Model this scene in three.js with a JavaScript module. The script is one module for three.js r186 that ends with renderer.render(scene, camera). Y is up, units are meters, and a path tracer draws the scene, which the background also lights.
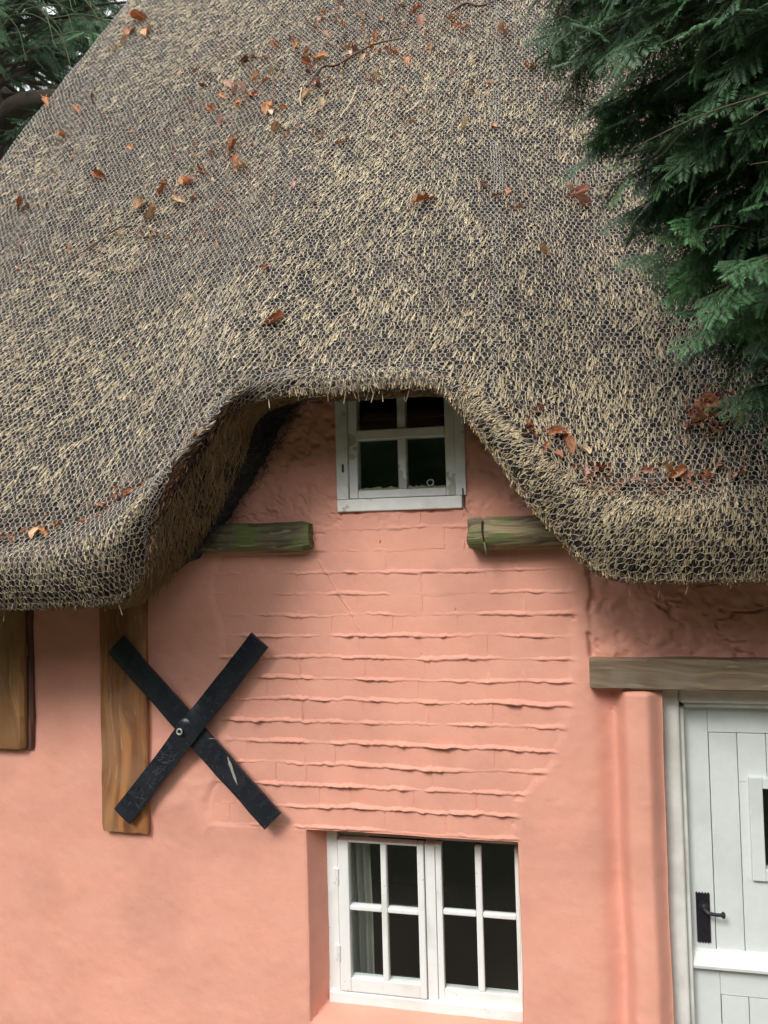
import * as THREE from 'three';
import { RoundedBoxGeometry } from 'three/addons/geometries/RoundedBoxGeometry.js';
import { mergeGeometries, mergeVertices, toCreasedNormals } from 'three/addons/utils/BufferGeometryUtils.js';

// ---------------------------------------------------------------- camera, sky, sun, exposure
const D2R = Math.PI / 180;
const scene = new THREE.Scene();
const camera = new THREE.PerspectiveCamera(67.32, 768 / 1024, 0.05, 200);
camera.position.set(0, 2.3, 2.6);
camera.rotation.set(1.9 * D2R, 12.24 * D2R, -1.45 * D2R, 'YXZ');

{ // overcast sky: brighter overhead than at the horizon, the same all round
  const W = 64, H = 64, d = new Float32Array(W * H * 4);
  for (let j = 0; j < H; j++) {
    const el = ((j + 0.5) / H - 0.5) * Math.PI, s = Math.max(0, Math.sin(el));
    const l = el > 0 ? 0.95 * (1 + 1.35 * s) / 2 : 0.22;
    for (let i = 0; i < W; i++) {
      const o = (j * W + i) * 4;
      d[o] = l * 0.97; d[o + 1] = l * 0.995; d[o + 2] = l * 1.02; d[o + 3] = 1;
    }
  }
  const t = new THREE.DataTexture(d, W, H, THREE.RGBAFormat, THREE.FloatType);
  t.mapping = THREE.EquirectangularReflectionMapping;
  t.magFilter = t.minFilter = THREE.LinearFilter; t.wrapS = THREE.RepeatWrapping; t.needsUpdate = true;
  scene.background = t; scene.environment = t;
}
const sun = new THREE.DirectionalLight(new THREE.Color(1.0, 0.96, 0.9), 0.8);
sun.position.set(-3.2, 9.5, 8.2); sun.target.position.set(0, 2, 0);
sun.castShadow = true; sun.shadow.radius = 34; sun.shadow.mapSize.set(2048, 2048);
Object.assign(sun.shadow.camera, { left: -8, right: 8, top: 8, bottom: -8, near: 0.5, far: 40 });
scene.add(sun, sun.target);

const renderer = new THREE.WebGLRenderer({ antialias: true });
renderer.setSize(768, 1024);
renderer.toneMapping = THREE.LinearToneMapping;
renderer.toneMappingExposure = 3.1;
renderer.shadowMap.enabled = true;

// ---------------------------------------------------------------- random numbers and noise
function rng(seed) { let s = seed >>> 0; return () => { s = (s + 0x6D2B79F5) | 0; let t = Math.imul(s ^ (s >>> 15), 1 | s); t = (t + Math.imul(t ^ (t >>> 7), 61 | t)) ^ t; return ((t ^ (t >>> 14)) >>> 0) / 4294967296; }; }
function h2(i, j, s = 0) { let n = Math.imul(i | 0, 374761393) + Math.imul(j | 0, 668265263) + Math.imul(s | 0, 974634777); n = Math.imul(n ^ (n >>> 13), 1274126177); return ((n ^ (n >>> 16)) >>> 0) / 4294967296; }
function vn(x, y, s = 0, per = 0) { // value noise, 0..1
  const i = Math.floor(x), j = Math.floor(y); let u = x - i, v = y - j; u = u * u * (3 - 2 * u); v = v * v * (3 - 2 * v);
  const w = per ? (k) => ((k % per) + per) % per : (k) => k;
  const a = h2(w(i), w(j), s), b = h2(w(i + 1), w(j), s), c = h2(w(i), w(j + 1), s), d = h2(w(i + 1), w(j + 1), s);
  return a + (b - a) * u + (c - a) * v + (a - b - c + d) * u * v;
}
function fbm(x, y, o = 4, s = 0, per = 0) { let a = 0, k = 0.5, t = 0; for (let n = 0; n < o; n++) { a += k * vn(x, y, s + n * 17, per); t += k; k *= 0.5; x *= 2; y *= 2; per *= 2; } return a / t; }
const sn = (x, y, o, s) => fbm(x, y, o, s) * 2 - 1;
const sst = (a, b, x) => { const t = Math.min(1, Math.max(0, (x - a) / (b - a))); return t * t * (3 - 2 * t); };
const mix = (a, b, t) => a + (b - a) * t;
const gau = (d, w) => Math.exp(-(d * d) / (w * w));
const V = (x, y, z) => new THREE.Vector3(x, y, z);

// ---------------------------------------------------------------- textures and materials
function tex(w, h, fn, color = true) {
  const d = new Uint8Array(w * h * 4);
  for (let j = 0; j < h; j++) for (let i = 0; i < w; i++) {
    const c = fn(i / w, j / h, i, j), o = (j * w + i) * 4;
    for (let k = 0; k < 3; k++) { let v = Array.isArray(c) ? c[k] : c; v = Math.min(1, Math.max(0, v)); if (color) v = v <= 0.0031308 ? v * 12.92 : 1.055 * Math.pow(v, 1 / 2.4) - 0.055; d[o + k] = Math.round(v * 255); }
    d[o + 3] = 255;
  }
  const t = new THREE.DataTexture(d, w, h); t.wrapS = t.wrapT = THREE.RepeatWrapping; t.magFilter = THREE.LinearFilter; t.minFilter = THREE.LinearMipmapLinearFilter; t.generateMipmaps = true;
  if (color) t.colorSpace = THREE.SRGBColorSpace;
  t.needsUpdate = true; return t;
}
const cl = (a, b, t) => a.map((v, i) => v + (b[i] - v) * t);
function std(o) { return new THREE.MeshStandardMaterial(o); }

// paint: masonry paint over render, brushed, with faint patches of newer coats
const PINK = [0.74, 0.345, 0.255];
const paintMap = tex(1024, 1024, (u, v) => {
  const a = fbm(u * 5, v * 5, 4, 3, 5), b = fbm(u * 60, v * 60, 3, 9, 60), c = fbm(u * 9, v * 16, 3, 21, 0 * 1 || 9);
  let k = 0.97 + 0.12 * (sst(0.3, 0.7, a) - 0.5) + 0.05 * (b - 0.5);
  const warm = (c - 0.5) * 0.1;
  return [PINK[0] * k * (1 + warm * 0.2), PINK[1] * k * (1 + warm), PINK[2] * k * (1 + warm * 1.3)];
});
const paintBump = tex(1024, 1024, (u, v) => 0.45 * fbm(u * 40, v * 70, 4, 5, 0) * 0 + 0.5 * fbm(u * 48, v * 48, 4, 5, 48) + 0.3 * fbm(u * 160, v * 160, 2, 7, 160) + 0.2 * fbm(u * 14, v * 14, 3, 8, 14), false);
const paintMat = std({ map: paintMap, bumpMap: paintBump, bumpScale: 0.0013, roughness: 0.82 });

// white joinery paint with dirt and flakes of its own
const whiteMap = tex(512, 512, (u, v) => {
  const a = fbm(u * 6, v * 6, 4, 31, 6), b = fbm(u * 70, v * 24, 3, 33, 0 || 24), sp = vn(u * 90, v * 90, 35, 90);
  let c = [0.8, 0.81, 0.79]; c = cl(c, [0.55, 0.55, 0.5], sst(0.55, 0.8, a) * 0.5); if (sp > 0.965) c = cl(c, [0.3, 0.3, 0.25], 0.6);
  return c.map((q) => q * (0.97 + 0.06 * b));
});
const oldWhiteMap = tex(512, 512, (u, v) => {
  const a = fbm(u * 8, v * 8, 5, 41, 8), b = fbm(u * 40, v * 40, 3, 43, 40), f = fbm(u * 18, v * 18, 4, 47, 18);
  let c = [0.82, 0.81, 0.77]; c = cl(c, [0.5, 0.49, 0.42], sst(0.5, 0.75, a) * 0.6); if (f > 0.7) c = cl(c, [0.3, 0.28, 0.2], 0.55);
  return c.map((q) => q * (0.92 + 0.16 * b));
});
const grainBump = tex(512, 512, (u, v) => 0.5 * fbm(u * 90, v * 9, 4, 51, 9) + 0.5 * fbm(u * 30, v * 30, 3, 52, 30), false);
const whiteMat = std({ map: whiteMap, bumpMap: grainBump, bumpScale: 0.0007, roughness: 0.5 });
const oldWhiteMat = std({ map: oldWhiteMap, bumpMap: grainBump, bumpScale: 0.0014, roughness: 0.62 });
const doorMap = tex(512, 512, (u, v) => { const a = fbm(u * 5, v * 5, 4, 61, 5), b = fbm(u * 60, v * 60, 2, 62, 60); const c = cl([0.68, 0.72, 0.7], [0.58, 0.61, 0.58], sst(0.5, 0.8, a) * 0.6); return c.map((q) => q * (0.97 + 0.06 * b)); });
const doorMat = std({ map: doorMap, bumpMap: grainBump, bumpScale: 0.0006, roughness: 0.46 });
const frameMap = tex(512, 512, (u, v) => { const a = fbm(u * 6, v * 6, 5, 71, 6), b = fbm(u * 40, v * 40, 3, 72, 40); const c = cl([0.74, 0.74, 0.7], [0.56, 0.55, 0.5], sst(0.45, 0.8, a)); return c.map((q) => q * (0.92 + 0.16 * b)); });
const frameMat = std({ map: frameMap, bumpMap: grainBump, bumpScale: 0.001, roughness: 0.55 });

// timbers: v runs along the grain
function mirrored(t) { t.wrapS = t.wrapT = THREE.MirroredRepeatWrapping; return t; }
function woodTex(seed, light, dark, third, amount) {
  return mirrored(tex(512, 512, (u, v) => {
    const w = fbm(u * 6, v * 2, 3, seed, 0) * 0.16, g = vn((u + w) * 40, v * 3, seed + 1), g2 = fbm((u + w) * 110, v * 6, 3, seed + 2), p = fbm(u * 5, v * 5, 4, seed + 3, 5), s = vn((u + w * 0.4) * 70, v * 1.4, seed + 8);
    let c = cl(light, dark, sst(0.2, 0.8, 0.5 * g + 0.5 * g2)); c = cl(c, third, sst(0.42, 0.72, p) * amount);
    if (s > 0.93) c = cl(c, dark.map((q) => q * 0.35), 0.7);
    const fl = vn((u + w) * 150, v * 9, seed + 11); if (fl > 0.86) c = cl(c, [0.5, 0.4, 0.3], 0.3);
    return c;
  }));
}
const woodBump = mirrored(tex(512, 512, (u, v) => { const w = fbm(u * 6, v * 2, 3, 81) * 0.16; const s = vn((u + w * 0.4) * 70, v * 1.4, 89); return 0.6 * fbm((u + w) * 80, v * 5, 3, 82) + 0.3 * fbm(u * 20, v * 20, 3, 84, 20) - (s > 0.93 ? 0.3 : 0) + 0.2; }, false));
const boardMat = std({ map: woodTex(101, [0.42, 0.175, 0.055], [0.17, 0.06, 0.02], [0.34, 0.19, 0.1], 0.5), bumpMap: woodBump, bumpScale: 0.002, roughness: 0.68 });
const boardDarkMat = std({ map: woodTex(121, [0.16, 0.07, 0.045], [0.07, 0.03, 0.022], [0.2, 0.09, 0.06], 0.5), bumpMap: woodBump, bumpScale: 0.002, roughness: 0.75 });
const boardPaleMat = std({ map: woodTex(141, [0.42, 0.22, 0.08], [0.22, 0.105, 0.04], [0.3, 0.18, 0.085], 0.4), bumpMap: woodBump, bumpScale: 0.0018, roughness: 0.66 });
const lintelMat = std({ map: woodTex(161, [0.27, 0.19, 0.115], [0.13, 0.09, 0.055], [0.22, 0.18, 0.13], 0.7), bumpMap: woodBump, bumpScale: 0.0025, roughness: 0.85 });
const mossMat = std({ map: woodTex(181, [0.2, 0.17, 0.09], [0.08, 0.07, 0.04], [0.13, 0.165, 0.045], 1.0), bumpMap: woodBump, bumpScale: 0.004, roughness: 0.92 });
const logMat = std({ map: woodTex(201, [0.3, 0.24, 0.14], [0.1, 0.075, 0.045], [0.12, 0.17, 0.045], 1.0), bumpMap: woodBump, bumpScale: 0.004, roughness: 0.92 });
const logEndMat = std({ map: woodTex(221, [0.27, 0.24, 0.15], [0.14, 0.12, 0.07], [0.12, 0.15, 0.05], 0.8), roughness: 0.9 });

// iron: black paint with dust, web and scratches
const ironMap = tex(512, 512, (u, v) => {
  const a = fbm(u * 7, v * 7, 4, 231, 7), w = fbm(u * 9 + 4, v * 30, 4, 233), b = fbm(u * 90, v * 90, 2, 234, 90);
  let c = [0.012, 0.014, 0.02]; c = cl(c, [0.06, 0.064, 0.068], sst(0.6, 0.9, w) * 0.4); c = cl(c, [0.024, 0.026, 0.032], sst(0.5, 0.8, a) * 0.6);
  if (b > 0.83) c = cl(c, [0.2, 0.2, 0.19], 0.25);
  return c;
});
const ironMat = std({ map: ironMap, roughness: 0.27, metalness: 0.0, bumpMap: paintBump, bumpScale: 0.0005 });
const ironScratch = std({ color: new THREE.Color(0.3, 0.28, 0.24), roughness: 0.8 });
const handleMat = std({ color: new THREE.Color(0.014, 0.012, 0.018), roughness: 0.38, bumpMap: paintBump, bumpScale: 0.001 });
const zincMat = std({ color: new THREE.Color(0.5, 0.5, 0.48), roughness: 0.45, metalness: 0.5 });
const glassMat = new THREE.MeshPhysicalMaterial({ color: new THREE.Color(0.93, 0.96, 0.95), roughness: 0.015, transmission: 1, thickness: 0, ior: 1.5, bumpMap: tex(256, 256, (u, v) => fbm(u * 4, v * 4, 2, 251, 4), false), bumpScale: 0.002 });
const roomMat = std({ color: new THREE.Color(0.17, 0.115, 0.075), roughness: 0.95 });
const curtainMat = new THREE.MeshPhysicalMaterial({ color: new THREE.Color(0.62, 0.6, 0.52), roughness: 0.95, transmission: 0.3, thickness: 0 });

// thatch
const thatchMat = std({ map: tex(512, 512, (u, v) => { const g = fbm(u * 120, v * 14, 4, 261, 0 || 14), p = fbm(u * 8, v * 8, 3, 262, 8); return cl([0.018, 0.014, 0.011], [0.07, 0.054, 0.038], sst(0.4, 0.8, g) * (0.5 + 0.5 * p)); }), bumpMap: tex(512, 512, (u, v) => fbm(u * 120, v * 14, 4, 261, 14), false), bumpScale: 0.012, roughness: 1 });
const strawMat = std({ color: 0xffffff, roughness: 0.85 });
const wireMat = std({ color: new THREE.Color(0.34, 0.315, 0.28), roughness: 0.6, metalness: 0.1 });
const gapShadeMat = std({ color: new THREE.Color(0.02, 0.024, 0.028), roughness: 0.9 });  // eave gap strip: shade put into its colour

// ---------------------------------------------------------------- scene helpers
const used = new Map();
function numbered(n) { const k = used.get(n) ?? 0; used.set(n, k + 1); return k ? `${n}_${String(k).padStart(3, '0')}` : n; }
function shade(m) { m.castShadow = true; m.receiveShadow = true; return m; }
function mesh(name, geo, mat, parent) { const m = shade(new THREE.Mesh(geo, mat)); m.name = name; parent.add(m); return m; }
function thing(name, label, category, pos = [0, 0, 0], group) { const g = new THREE.Group(); g.name = numbered(name); g.position.set(...pos); g.userData = { label, category }; if (group) g.userData.group = group; scene.add(g); return g; }
function single(name, geo, mat, label, category, group) { const m = shade(new THREE.Mesh(geo, mat)); m.name = numbered(name); m.userData = { label, category }; if (group) m.userData.group = group; scene.add(m); return m; }
function structure(name, geo, mat) { const m = shade(new THREE.Mesh(geo, mat)); m.name = name; m.userData = { kind: 'structure' }; scene.add(m); return m; }
function part(name, parent) { const g = new THREE.Group(); g.name = name; parent.add(g); return g; }
function geoOf(pos, idx, uv, col) { const g = new THREE.BufferGeometry(); g.setAttribute('position', new THREE.Float32BufferAttribute(pos, 3)); if (uv) g.setAttribute('uv', new THREE.Float32BufferAttribute(uv, 2)); if (col) g.setAttribute('color', new THREE.Float32BufferAttribute(col, 3)); g.setIndex(idx); g.computeVertexNormals(); return g; }
function instanced(name, geo, mat, parent, items) { // items: [matrix, color]
  const m = new THREE.InstancedMesh(geo, mat, items.length); items.forEach(([x, c], i) => { m.setMatrixAt(i, x); m.setColorAt(i, c); }); m.name = name; shade(m); m.userData.kind = 'stuff'; parent.add(m); return m;
}
// uv in metres from the dominant direction; along = axis of the grain ('x' or 'y')
function metricUV(g, along = 'y', scale = 1, off = 0) {
  const p = g.attributes.position, n = g.attributes.normal, uv = new Float32Array(p.count * 2);
  for (let i = 0; i < p.count; i++) {
    const ax = Math.abs(n.getX(i)), ay = Math.abs(n.getY(i)), az = Math.abs(n.getZ(i)); let a, b;
    if (along === 'y') { a = ax > az ? p.getZ(i) : p.getX(i); b = p.getY(i); if (ay > ax && ay > az) { a = p.getX(i); b = p.getZ(i); } }
    else { a = ay > az ? p.getZ(i) : p.getY(i); b = p.getX(i); if (ax > ay && ax > az) { a = p.getY(i); b = p.getZ(i); } }
    uv[2 * i] = a * scale + off; uv[2 * i + 1] = b * scale + off * 0.37;
  }
  g.setAttribute('uv', new THREE.BufferAttribute(uv, 2)); return g;
}
// box from corner to corner with rounded edges
function bar(x0, x1, y0, y1, z0, z1, r = 0.003, along = 'y', scale = 1, seg = 2) {
  const w = x1 - x0, h = y1 - y0, d = z1 - z0, g = new RoundedBoxGeometry(w, h, d, seg, Math.min(r, w * 0.45, h * 0.45, d * 0.45));
  g.translate((x0 + x1) / 2, (y0 + y1) / 2, (z0 + z1) / 2);
  return metricUV(g, along, scale, h2(Math.round(x0 * 1000), Math.round(y0 * 1000), 5) * 3);
}
// a hewn timber: a box with many segments along its length, pushed about by noise
function timber(x0, x1, y0, y1, z0, z1, along, amp, seed, scale = 1, round = 0.006) {
  const L = along === 'x' ? x1 - x0 : y1 - y0, n = Math.max(6, Math.round(L / 0.025)), m = 6;
  const a0 = along === 'x' ? y0 : x0, a1 = along === 'x' ? y1 : x1, ring = [];
  for (let k = 0; k <= m; k++) ring.push([mix(a0 + round, a1 - round, k / m), z1]);
  for (let k = 0; k <= 3; k++) ring.push([a1, mix(z1 - round, z0, k / 3)]);
  for (let k = 0; k <= m; k++) ring.push([mix(a1, a0, k / m), z0]);
  for (let k = 0; k <= 3; k++) ring.push([a0, mix(z0, z1 - round, k / 3)]);
  const pos = [], idx = [], N = ring.length;
  for (let i = 0; i <= n; i++) {
    const s = mix(along === 'x' ? x0 : y0, along === 'x' ? x1 : y1, i / n), e = Math.min(i, n - i) === 0 ? 1 : 0;
    for (let k = 0; k < N; k++) {
      let [a, z] = ring[k]; const q = sn(s * 9 + seed, k * 0.7, 3, seed) * amp, q2 = sn(s * 5, k * 0.5 + 9, 3, seed + 5) * amp;
      a += q; z += z > z0 + 0.004 ? q2 : 0; if (e) { const ca = (a0 + a1) / 2; a = ca + (a - ca) * (1 - round / (a1 - a0)); z -= z > z0 + 0.004 ? round * 0.6 : 0; }
      const ss = s + (e ? sn(a * 30, z * 30, 2, seed + 3) * amp : 0);
      if (along === 'x') pos.push(ss, a, z); else pos.push(a, ss, z);
    }
  }
  for (let i = 0; i < n; i++) for (let k = 0; k < N; k++) { const a = i * N + k, b = i * N + (k + 1) % N, c = a + N, d = b + N; along === 'x' ? idx.push(a, b, c, b, d, c) : idx.push(a, c, b, b, c, d); }
  for (const e of [0, n]) { // end caps
    const c = pos.length / 3; let sx = 0, sy = 0, sz = 0; for (let k = 0; k < N; k++) { sx += pos[(e * N + k) * 3]; sy += pos[(e * N + k) * 3 + 1]; sz += pos[(e * N + k) * 3 + 2]; }
    pos.push(sx / N, sy / N, sz / N);
    for (let k = 0; k < N; k++) { const a = e * N + k, b = e * N + (k + 1) % N; ((e === 0) === (along === 'x')) ? idx.push(c, b, a) : idx.push(c, a, b); }
  }
  let g = geoOf(pos, idx); g = toCreasedNormals(g, 0.7); return metricUV(g, along, scale, 0.5 - (a0 + a1) / 2 * scale);
}
function tube(pts, r0, r1, seg = 5, per = 4) { // tapered tube along points
  const curve = new THREE.CatmullRomCurve3(pts), n = Math.max(2, per * (pts.length - 1)), pos = [], idx = [], uv = [], fr = curve.computeFrenetFrames(n, false); let L = 0, last = null;
  for (let i = 0; i <= n; i++) {
    const c = curve.getPoint(i / n), r = mix(r0, r1, i / n), N = fr.normals[i], B = fr.binormals[i]; if (last) L += c.distanceTo(last); last = c;
    for (let k = 0; k <= seg; k++) { const a = k / seg * 2 * Math.PI, ca = Math.cos(a) * r, sa = Math.sin(a) * r; pos.push(c.x + N.x * ca + B.x * sa, c.y + N.y * ca + B.y * sa, c.z + N.z * ca + B.z * sa); uv.push(k / seg, L); }
  }
  for (let i = 0; i < n; i++) for (let k = 0; k < seg; k++) { const a = i * (seg + 1) + k, b = a + 1, c = a + seg + 1, d = c + 1; idx.push(a, b, c, b, d, c); }
  return geoOf(pos, idx, uv);
}

// ---------------------------------------------------------------- ground
{
  const g = new THREE.PlaneGeometry(160, 160, 4, 4); g.rotateX(-Math.PI / 2); const uv = g.attributes.uv; for (let i = 0; i < uv.count; i++) uv.setXY(i, uv.getX(i) * 160, uv.getY(i) * 160);
  structure('ground', g, std({ map: tex(512, 512, (u, v) => { const a = fbm(u * 60, v * 60, 3, 301, 60), b = fbm(u * 6, v * 6, 3, 302, 6); return cl([0.035, 0.05, 0.02], [0.1, 0.09, 0.06], sst(0.35, 0.7, 0.6 * a + 0.4 * b)); }), bumpMap: paintBump, bumpScale: 0.02, roughness: 1 })).position.y = -0.12;
  const p = new THREE.PlaneGeometry(7, 2.4, 2, 2); p.rotateX(-Math.PI / 2); p.translate(-0.2, -0.1, 1.25); const q = p.attributes.uv; for (let i = 0; i < q.count; i++) q.setXY(i, q.getX(i) * 7, q.getY(i) * 2.4);
  structure('path', p, std({ map: tex(512, 512, (u, v) => { const a = fbm(u * 90, v * 90, 3, 311, 90); return cl([0.07, 0.06, 0.045], [0.16, 0.135, 0.105], a); }), bumpMap: paintBump, bumpScale: 0.012, roughness: 1 }));
}

// ---------------------------------------------------------------- cottage
const cottage = thing('cottage', 'pink painted cottage under a deep netted thatched roof with an eyebrow eave', 'cottage');

// --- the front wall: one sheet with its render, mortar ridges, rib and openings
const COURSE = 0.0742, Y0 = 1.292;
const panelRight = (y) => y > 2.0 ? 0.065 : y > 1.75 ? mix(0.045, 0.065, (y - 1.75) / 0.25) : y > 1.56 ? mix(-0.01, 0.045, (y - 1.56) / 0.19) : y > 1.42 ? mix(-0.13, -0.01, (y - 1.42) / 0.14) : -0.14;
const panelLeft = (y) => -1.185 - 0.05 * sst(1.5, 1.3, y) + 0.02 * Math.sin(y * 17);
const jointDrift = (x, k) => 0.0052 * sn(x * 2.3, k * 1.7, 2, 401) + 0.004 * sn(x * 10, k * 3.1, 2, 402);
// bricks: list of [x0, x1, y0, y1]
const bricks = [];
{
  const R = rng(77);
  for (let k = 0; k <= 14; k++) {
    const y0 = Y0 + k * COURSE, y1 = k === 14 ? 2.385 : y0 + COURSE, ym = (y0 + y1) / 2;
    let xl = panelLeft(ym), xr = panelRight(ym);
    if (k === 13) { xl = -0.79; xr = -0.29; } if (k === 14) { xl = -0.715; xr = -0.25; }
    let x = xl - (k % 2 ? 0.112 : 0.0) - R() * 0.05;
    while (x < xr - 0.03) {
      const len = (k === 14 ? 0.135 + R() * 0.03 : R() < 0.16 ? 0.112 : 0.222 + (R() - 0.5) * 0.02), a = Math.max(x, xl), b = Math.min(x + len, xr);
      if (b - a > 0.045) bricks.push([a, b, y0, y1, k]);
      x += len;
    }
  }
}
const vertJoint = new Map(); for (const [a, b, , , k] of bricks) { if (!vertJoint.has(k)) vertJoint.set(k, []); vertJoint.get(k).push(b); }
const LOWWIN = { x0: -0.872, x1: -0.14, y0: 0.622, y1: 1.284, sl: 0.046, sr: 0.006, st: 0.012, sb: 0.03, depth: 0.115 };
const UPWIN = { x0: -0.722, x1: -0.283, y0: 2.396, y1: 2.86, sl: 0.004, sr: 0.004, st: 0.004, sb: 0.004, depth: 0.06 };
const DOOR = { x0: 0.326, x1: 1.26, y0: -0.3, y1: 1.8, sl: 0.008, sr: 0.008, st: 0.006, sb: 0.01, depth: 0.11 };
const OPEN = [LOWWIN, UPWIN, DOOR];
const CRACKS = [[-0.6, 2.283, -0.4, 2.285, 0.003, 0.012], [-0.245, 1.352, -0.16, 1.344, 0.003, 0.012], [-0.243, 1.305, -0.245, 1.352, 0.003, 0.011], [-0.86, 2.315, -0.78, 2.318, 0.0025, 0.008], [0.06, 2.02, 0.06, 2.02, 0.004, 0.012], [-0.04, 1.75, -0.04, 1.75, 0.0045, 0.013], [-0.3, 1.98, -0.3, 1.98, 0.004, 0.012], [-0.72, 1.99, -0.72, 1.99, 0.004, 0.012], [-0.52, 2.225, -0.52, 2.21, 0.0035, 0.01], [-0.33, 2.05, -0.33, 2.05, 0.004, 0.01], [0.175, 1.72, 0.18, 1.735, 0.003, 0.006], [-1.02, 1.86, -1.02, 1.86, 0.004, 0.01]];
function wallZ(x, y) {
  let z = wallLow(x, y);
  // rough render above the panel
  const up = sst(2.3, 2.38, y + 0.012 * sn(x * 9, 3, 2, 420)) * (1 - sst(0.08, 0.13, x));
  if (up > 0) { const pit = sst(0.56, 0.74, fbm(x * 38, y * 44, 3, 421)); z += up * (0.009 * sn(x * 13, y * 13, 4, 422) - 0.006 * pit + 0.003 * sn(x * 60, y * 60, 2, 424)); }
  // lumpy render above the door, set back behind a broken edge
  const e = 0.112 + 0.01 * sn(y * 14, 2, 3, 430), rg = sst(e - 0.004, e + 0.008, x) * sst(1.86, 1.9, y);
  if (rg > 0) { const crack = sst(0.022, 0.0, Math.abs(fbm(x * 7, y * 9, 4, 433) - 0.5)); z += rg * (-0.01 + 0.012 * sn(x * 10, y * 10, 3, 431) + 0.005 * sn(x * 34, y * 34, 2, 432) - 0.006 * sst(0.6, 0.78, fbm(x * 30, y * 30, 2, 436)) - 0.012 * crack * sst(0.45, 0.65, vn(x * 5, y * 5, 435))); }
  if (y > 1.86) z -= 0.016 * gau(x - e, 0.007) * sst(0.3, 0.6, vn(3, y * 16, 434));
  // brick panel
  const xl = panelLeft(y), xr = panelRight(y), edge = 0.01 * sn(y * 20, x * 3, 3, 440);
  let B = sst(xl - 0.02, xl + 0.02, x + edge) * sst(xr + 0.02, xr - 0.03, x + edge) * sst(Y0 - 0.012, Y0 + 0.006, y) * (1 - sst(2.385, 2.395, y));
  if (y > 2.257) B *= sst(-0.8, -0.76, x) * sst(-0.25, -0.29, x);
  z += (1 - B) * (0.006 * sst(1.2, 1.35, y) * (1 - up) + 0.0009 * sn(x * 28, y * 34, 2, 413) + 0.0018 * sn(x * 9 + y * 3, y * 3.2, 2, 414)); // trowel and brush marks on the smooth render
  if (B > 0.001) {
    const kk = (y - Y0) / COURSE; let rid = 0;
    for (const k of [Math.floor(kk), Math.floor(kk) + 1]) {
      const jy = Y0 + k * COURSE + jointDrift(x, k), d = y - jy + 0.0042 * sn(x * 75, k * 5, 4, 441); // above joint: positive
      const gate = 0.32 + 0.9 * sst(0.32, 0.62, fbm(x * 5.2 + k * 3.7, k * 7.1, 3, 442)), hh = (0.005 + 0.0095 * vn(x * 46, k * 3, 443) * vn(x * 19, k * 5, 444) * 1.6) * gate * mix(1.05, 0.55, sst(1.7, 2.12, y)) * sst(-1.26, -1.08, x);
      const pr = d > 0 ? sst(0.008 + 0.01 * vn(x * 17, k * 9, 448), -0.001, d) : sst(-0.0085, -0.001, d);
      rid = Math.max(rid, hh * pr);
    }
    const k = Math.floor(kk); let vj = 0;
    for (const bx of vertJoint.get(k) ?? []) { const d = Math.abs(x - bx + 0.004 * sn(y * 60, bx * 9, 2, 445)); if (d < 0.02) vj = Math.max(vj, (0.0004 + 0.005 * sst(0.58, 0.95, vn(bx * 7, y * 22 + k, 446))) * sst(0.0065, 0.001, d)); }
    z += B * (Math.max(rid, vj) - 0.0008 + 0.0005 * sn(x * 30, y * 40, 3, 447));
  }
  // cracks and small holes
  for (const [ax, ay, bx, by, w, dp] of CRACKS) { if (x < Math.min(ax, bx) - 0.02 || x > Math.max(ax, bx) + 0.02 || y < Math.min(ay, by) - 0.02 || y > Math.max(ay, by) + 0.02) continue; const l2 = (bx - ax) ** 2 + (by - ay) ** 2, t = l2 ? Math.min(1, Math.max(0, ((x - ax) * (bx - ax) + (y - ay) * (by - ay)) / l2)) : 0, d = Math.hypot(x - mix(ax, bx, t), y - mix(ay, by, t) - (l2 ? 0.004 * sn(x * 26, y * 26, 2, 455) : 0)); z -= dp * gau(d, w); }
  // a run of old cable or crack filler under the paint
  { const ax = -0.8, ay = 2.225, bx = -0.655, by = 1.975, t = Math.min(1, Math.max(0, ((x - ax) * (bx - ax) + (y - ay) * (by - ay)) / ((bx - ax) ** 2 + (by - ay) ** 2))); const d = Math.hypot(x - mix(ax, bx, t) - 0.004 * sn(t * 9, 1, 2, 450), y - mix(ay, by, t)); z += 0.006 * gau(d, 0.0045); }
  // drips and smears of plaster beside the panel's lower corner
  { const m = gau(x + 1.33, 0.12) * gau(y - 1.4, 0.16); if (m > 0.02) z += m * 0.011 * Math.pow(1 - Math.abs(sn(x * 9 + 2 * sn(x * 4, y * 4, 2, 460), y * 5, 3, 461)), 5); }
  // the rib beside the door frame
  const low = 1 - sst(1.78, 1.815, y), wob = 0.006 * sn(y * 3.2, 4, 2, 470);
  z += low * (0.052 * sst(0.182 + wob, 0.214 + wob, x) * (1 - sst(0.27 + wob, 0.325, x) * 0.8) - 0.028 * gau(x - 0.178 - wob, 0.042));
  return z;
}
const WALL_FAR = { L: -2.82, R: 3.3 };
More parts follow.
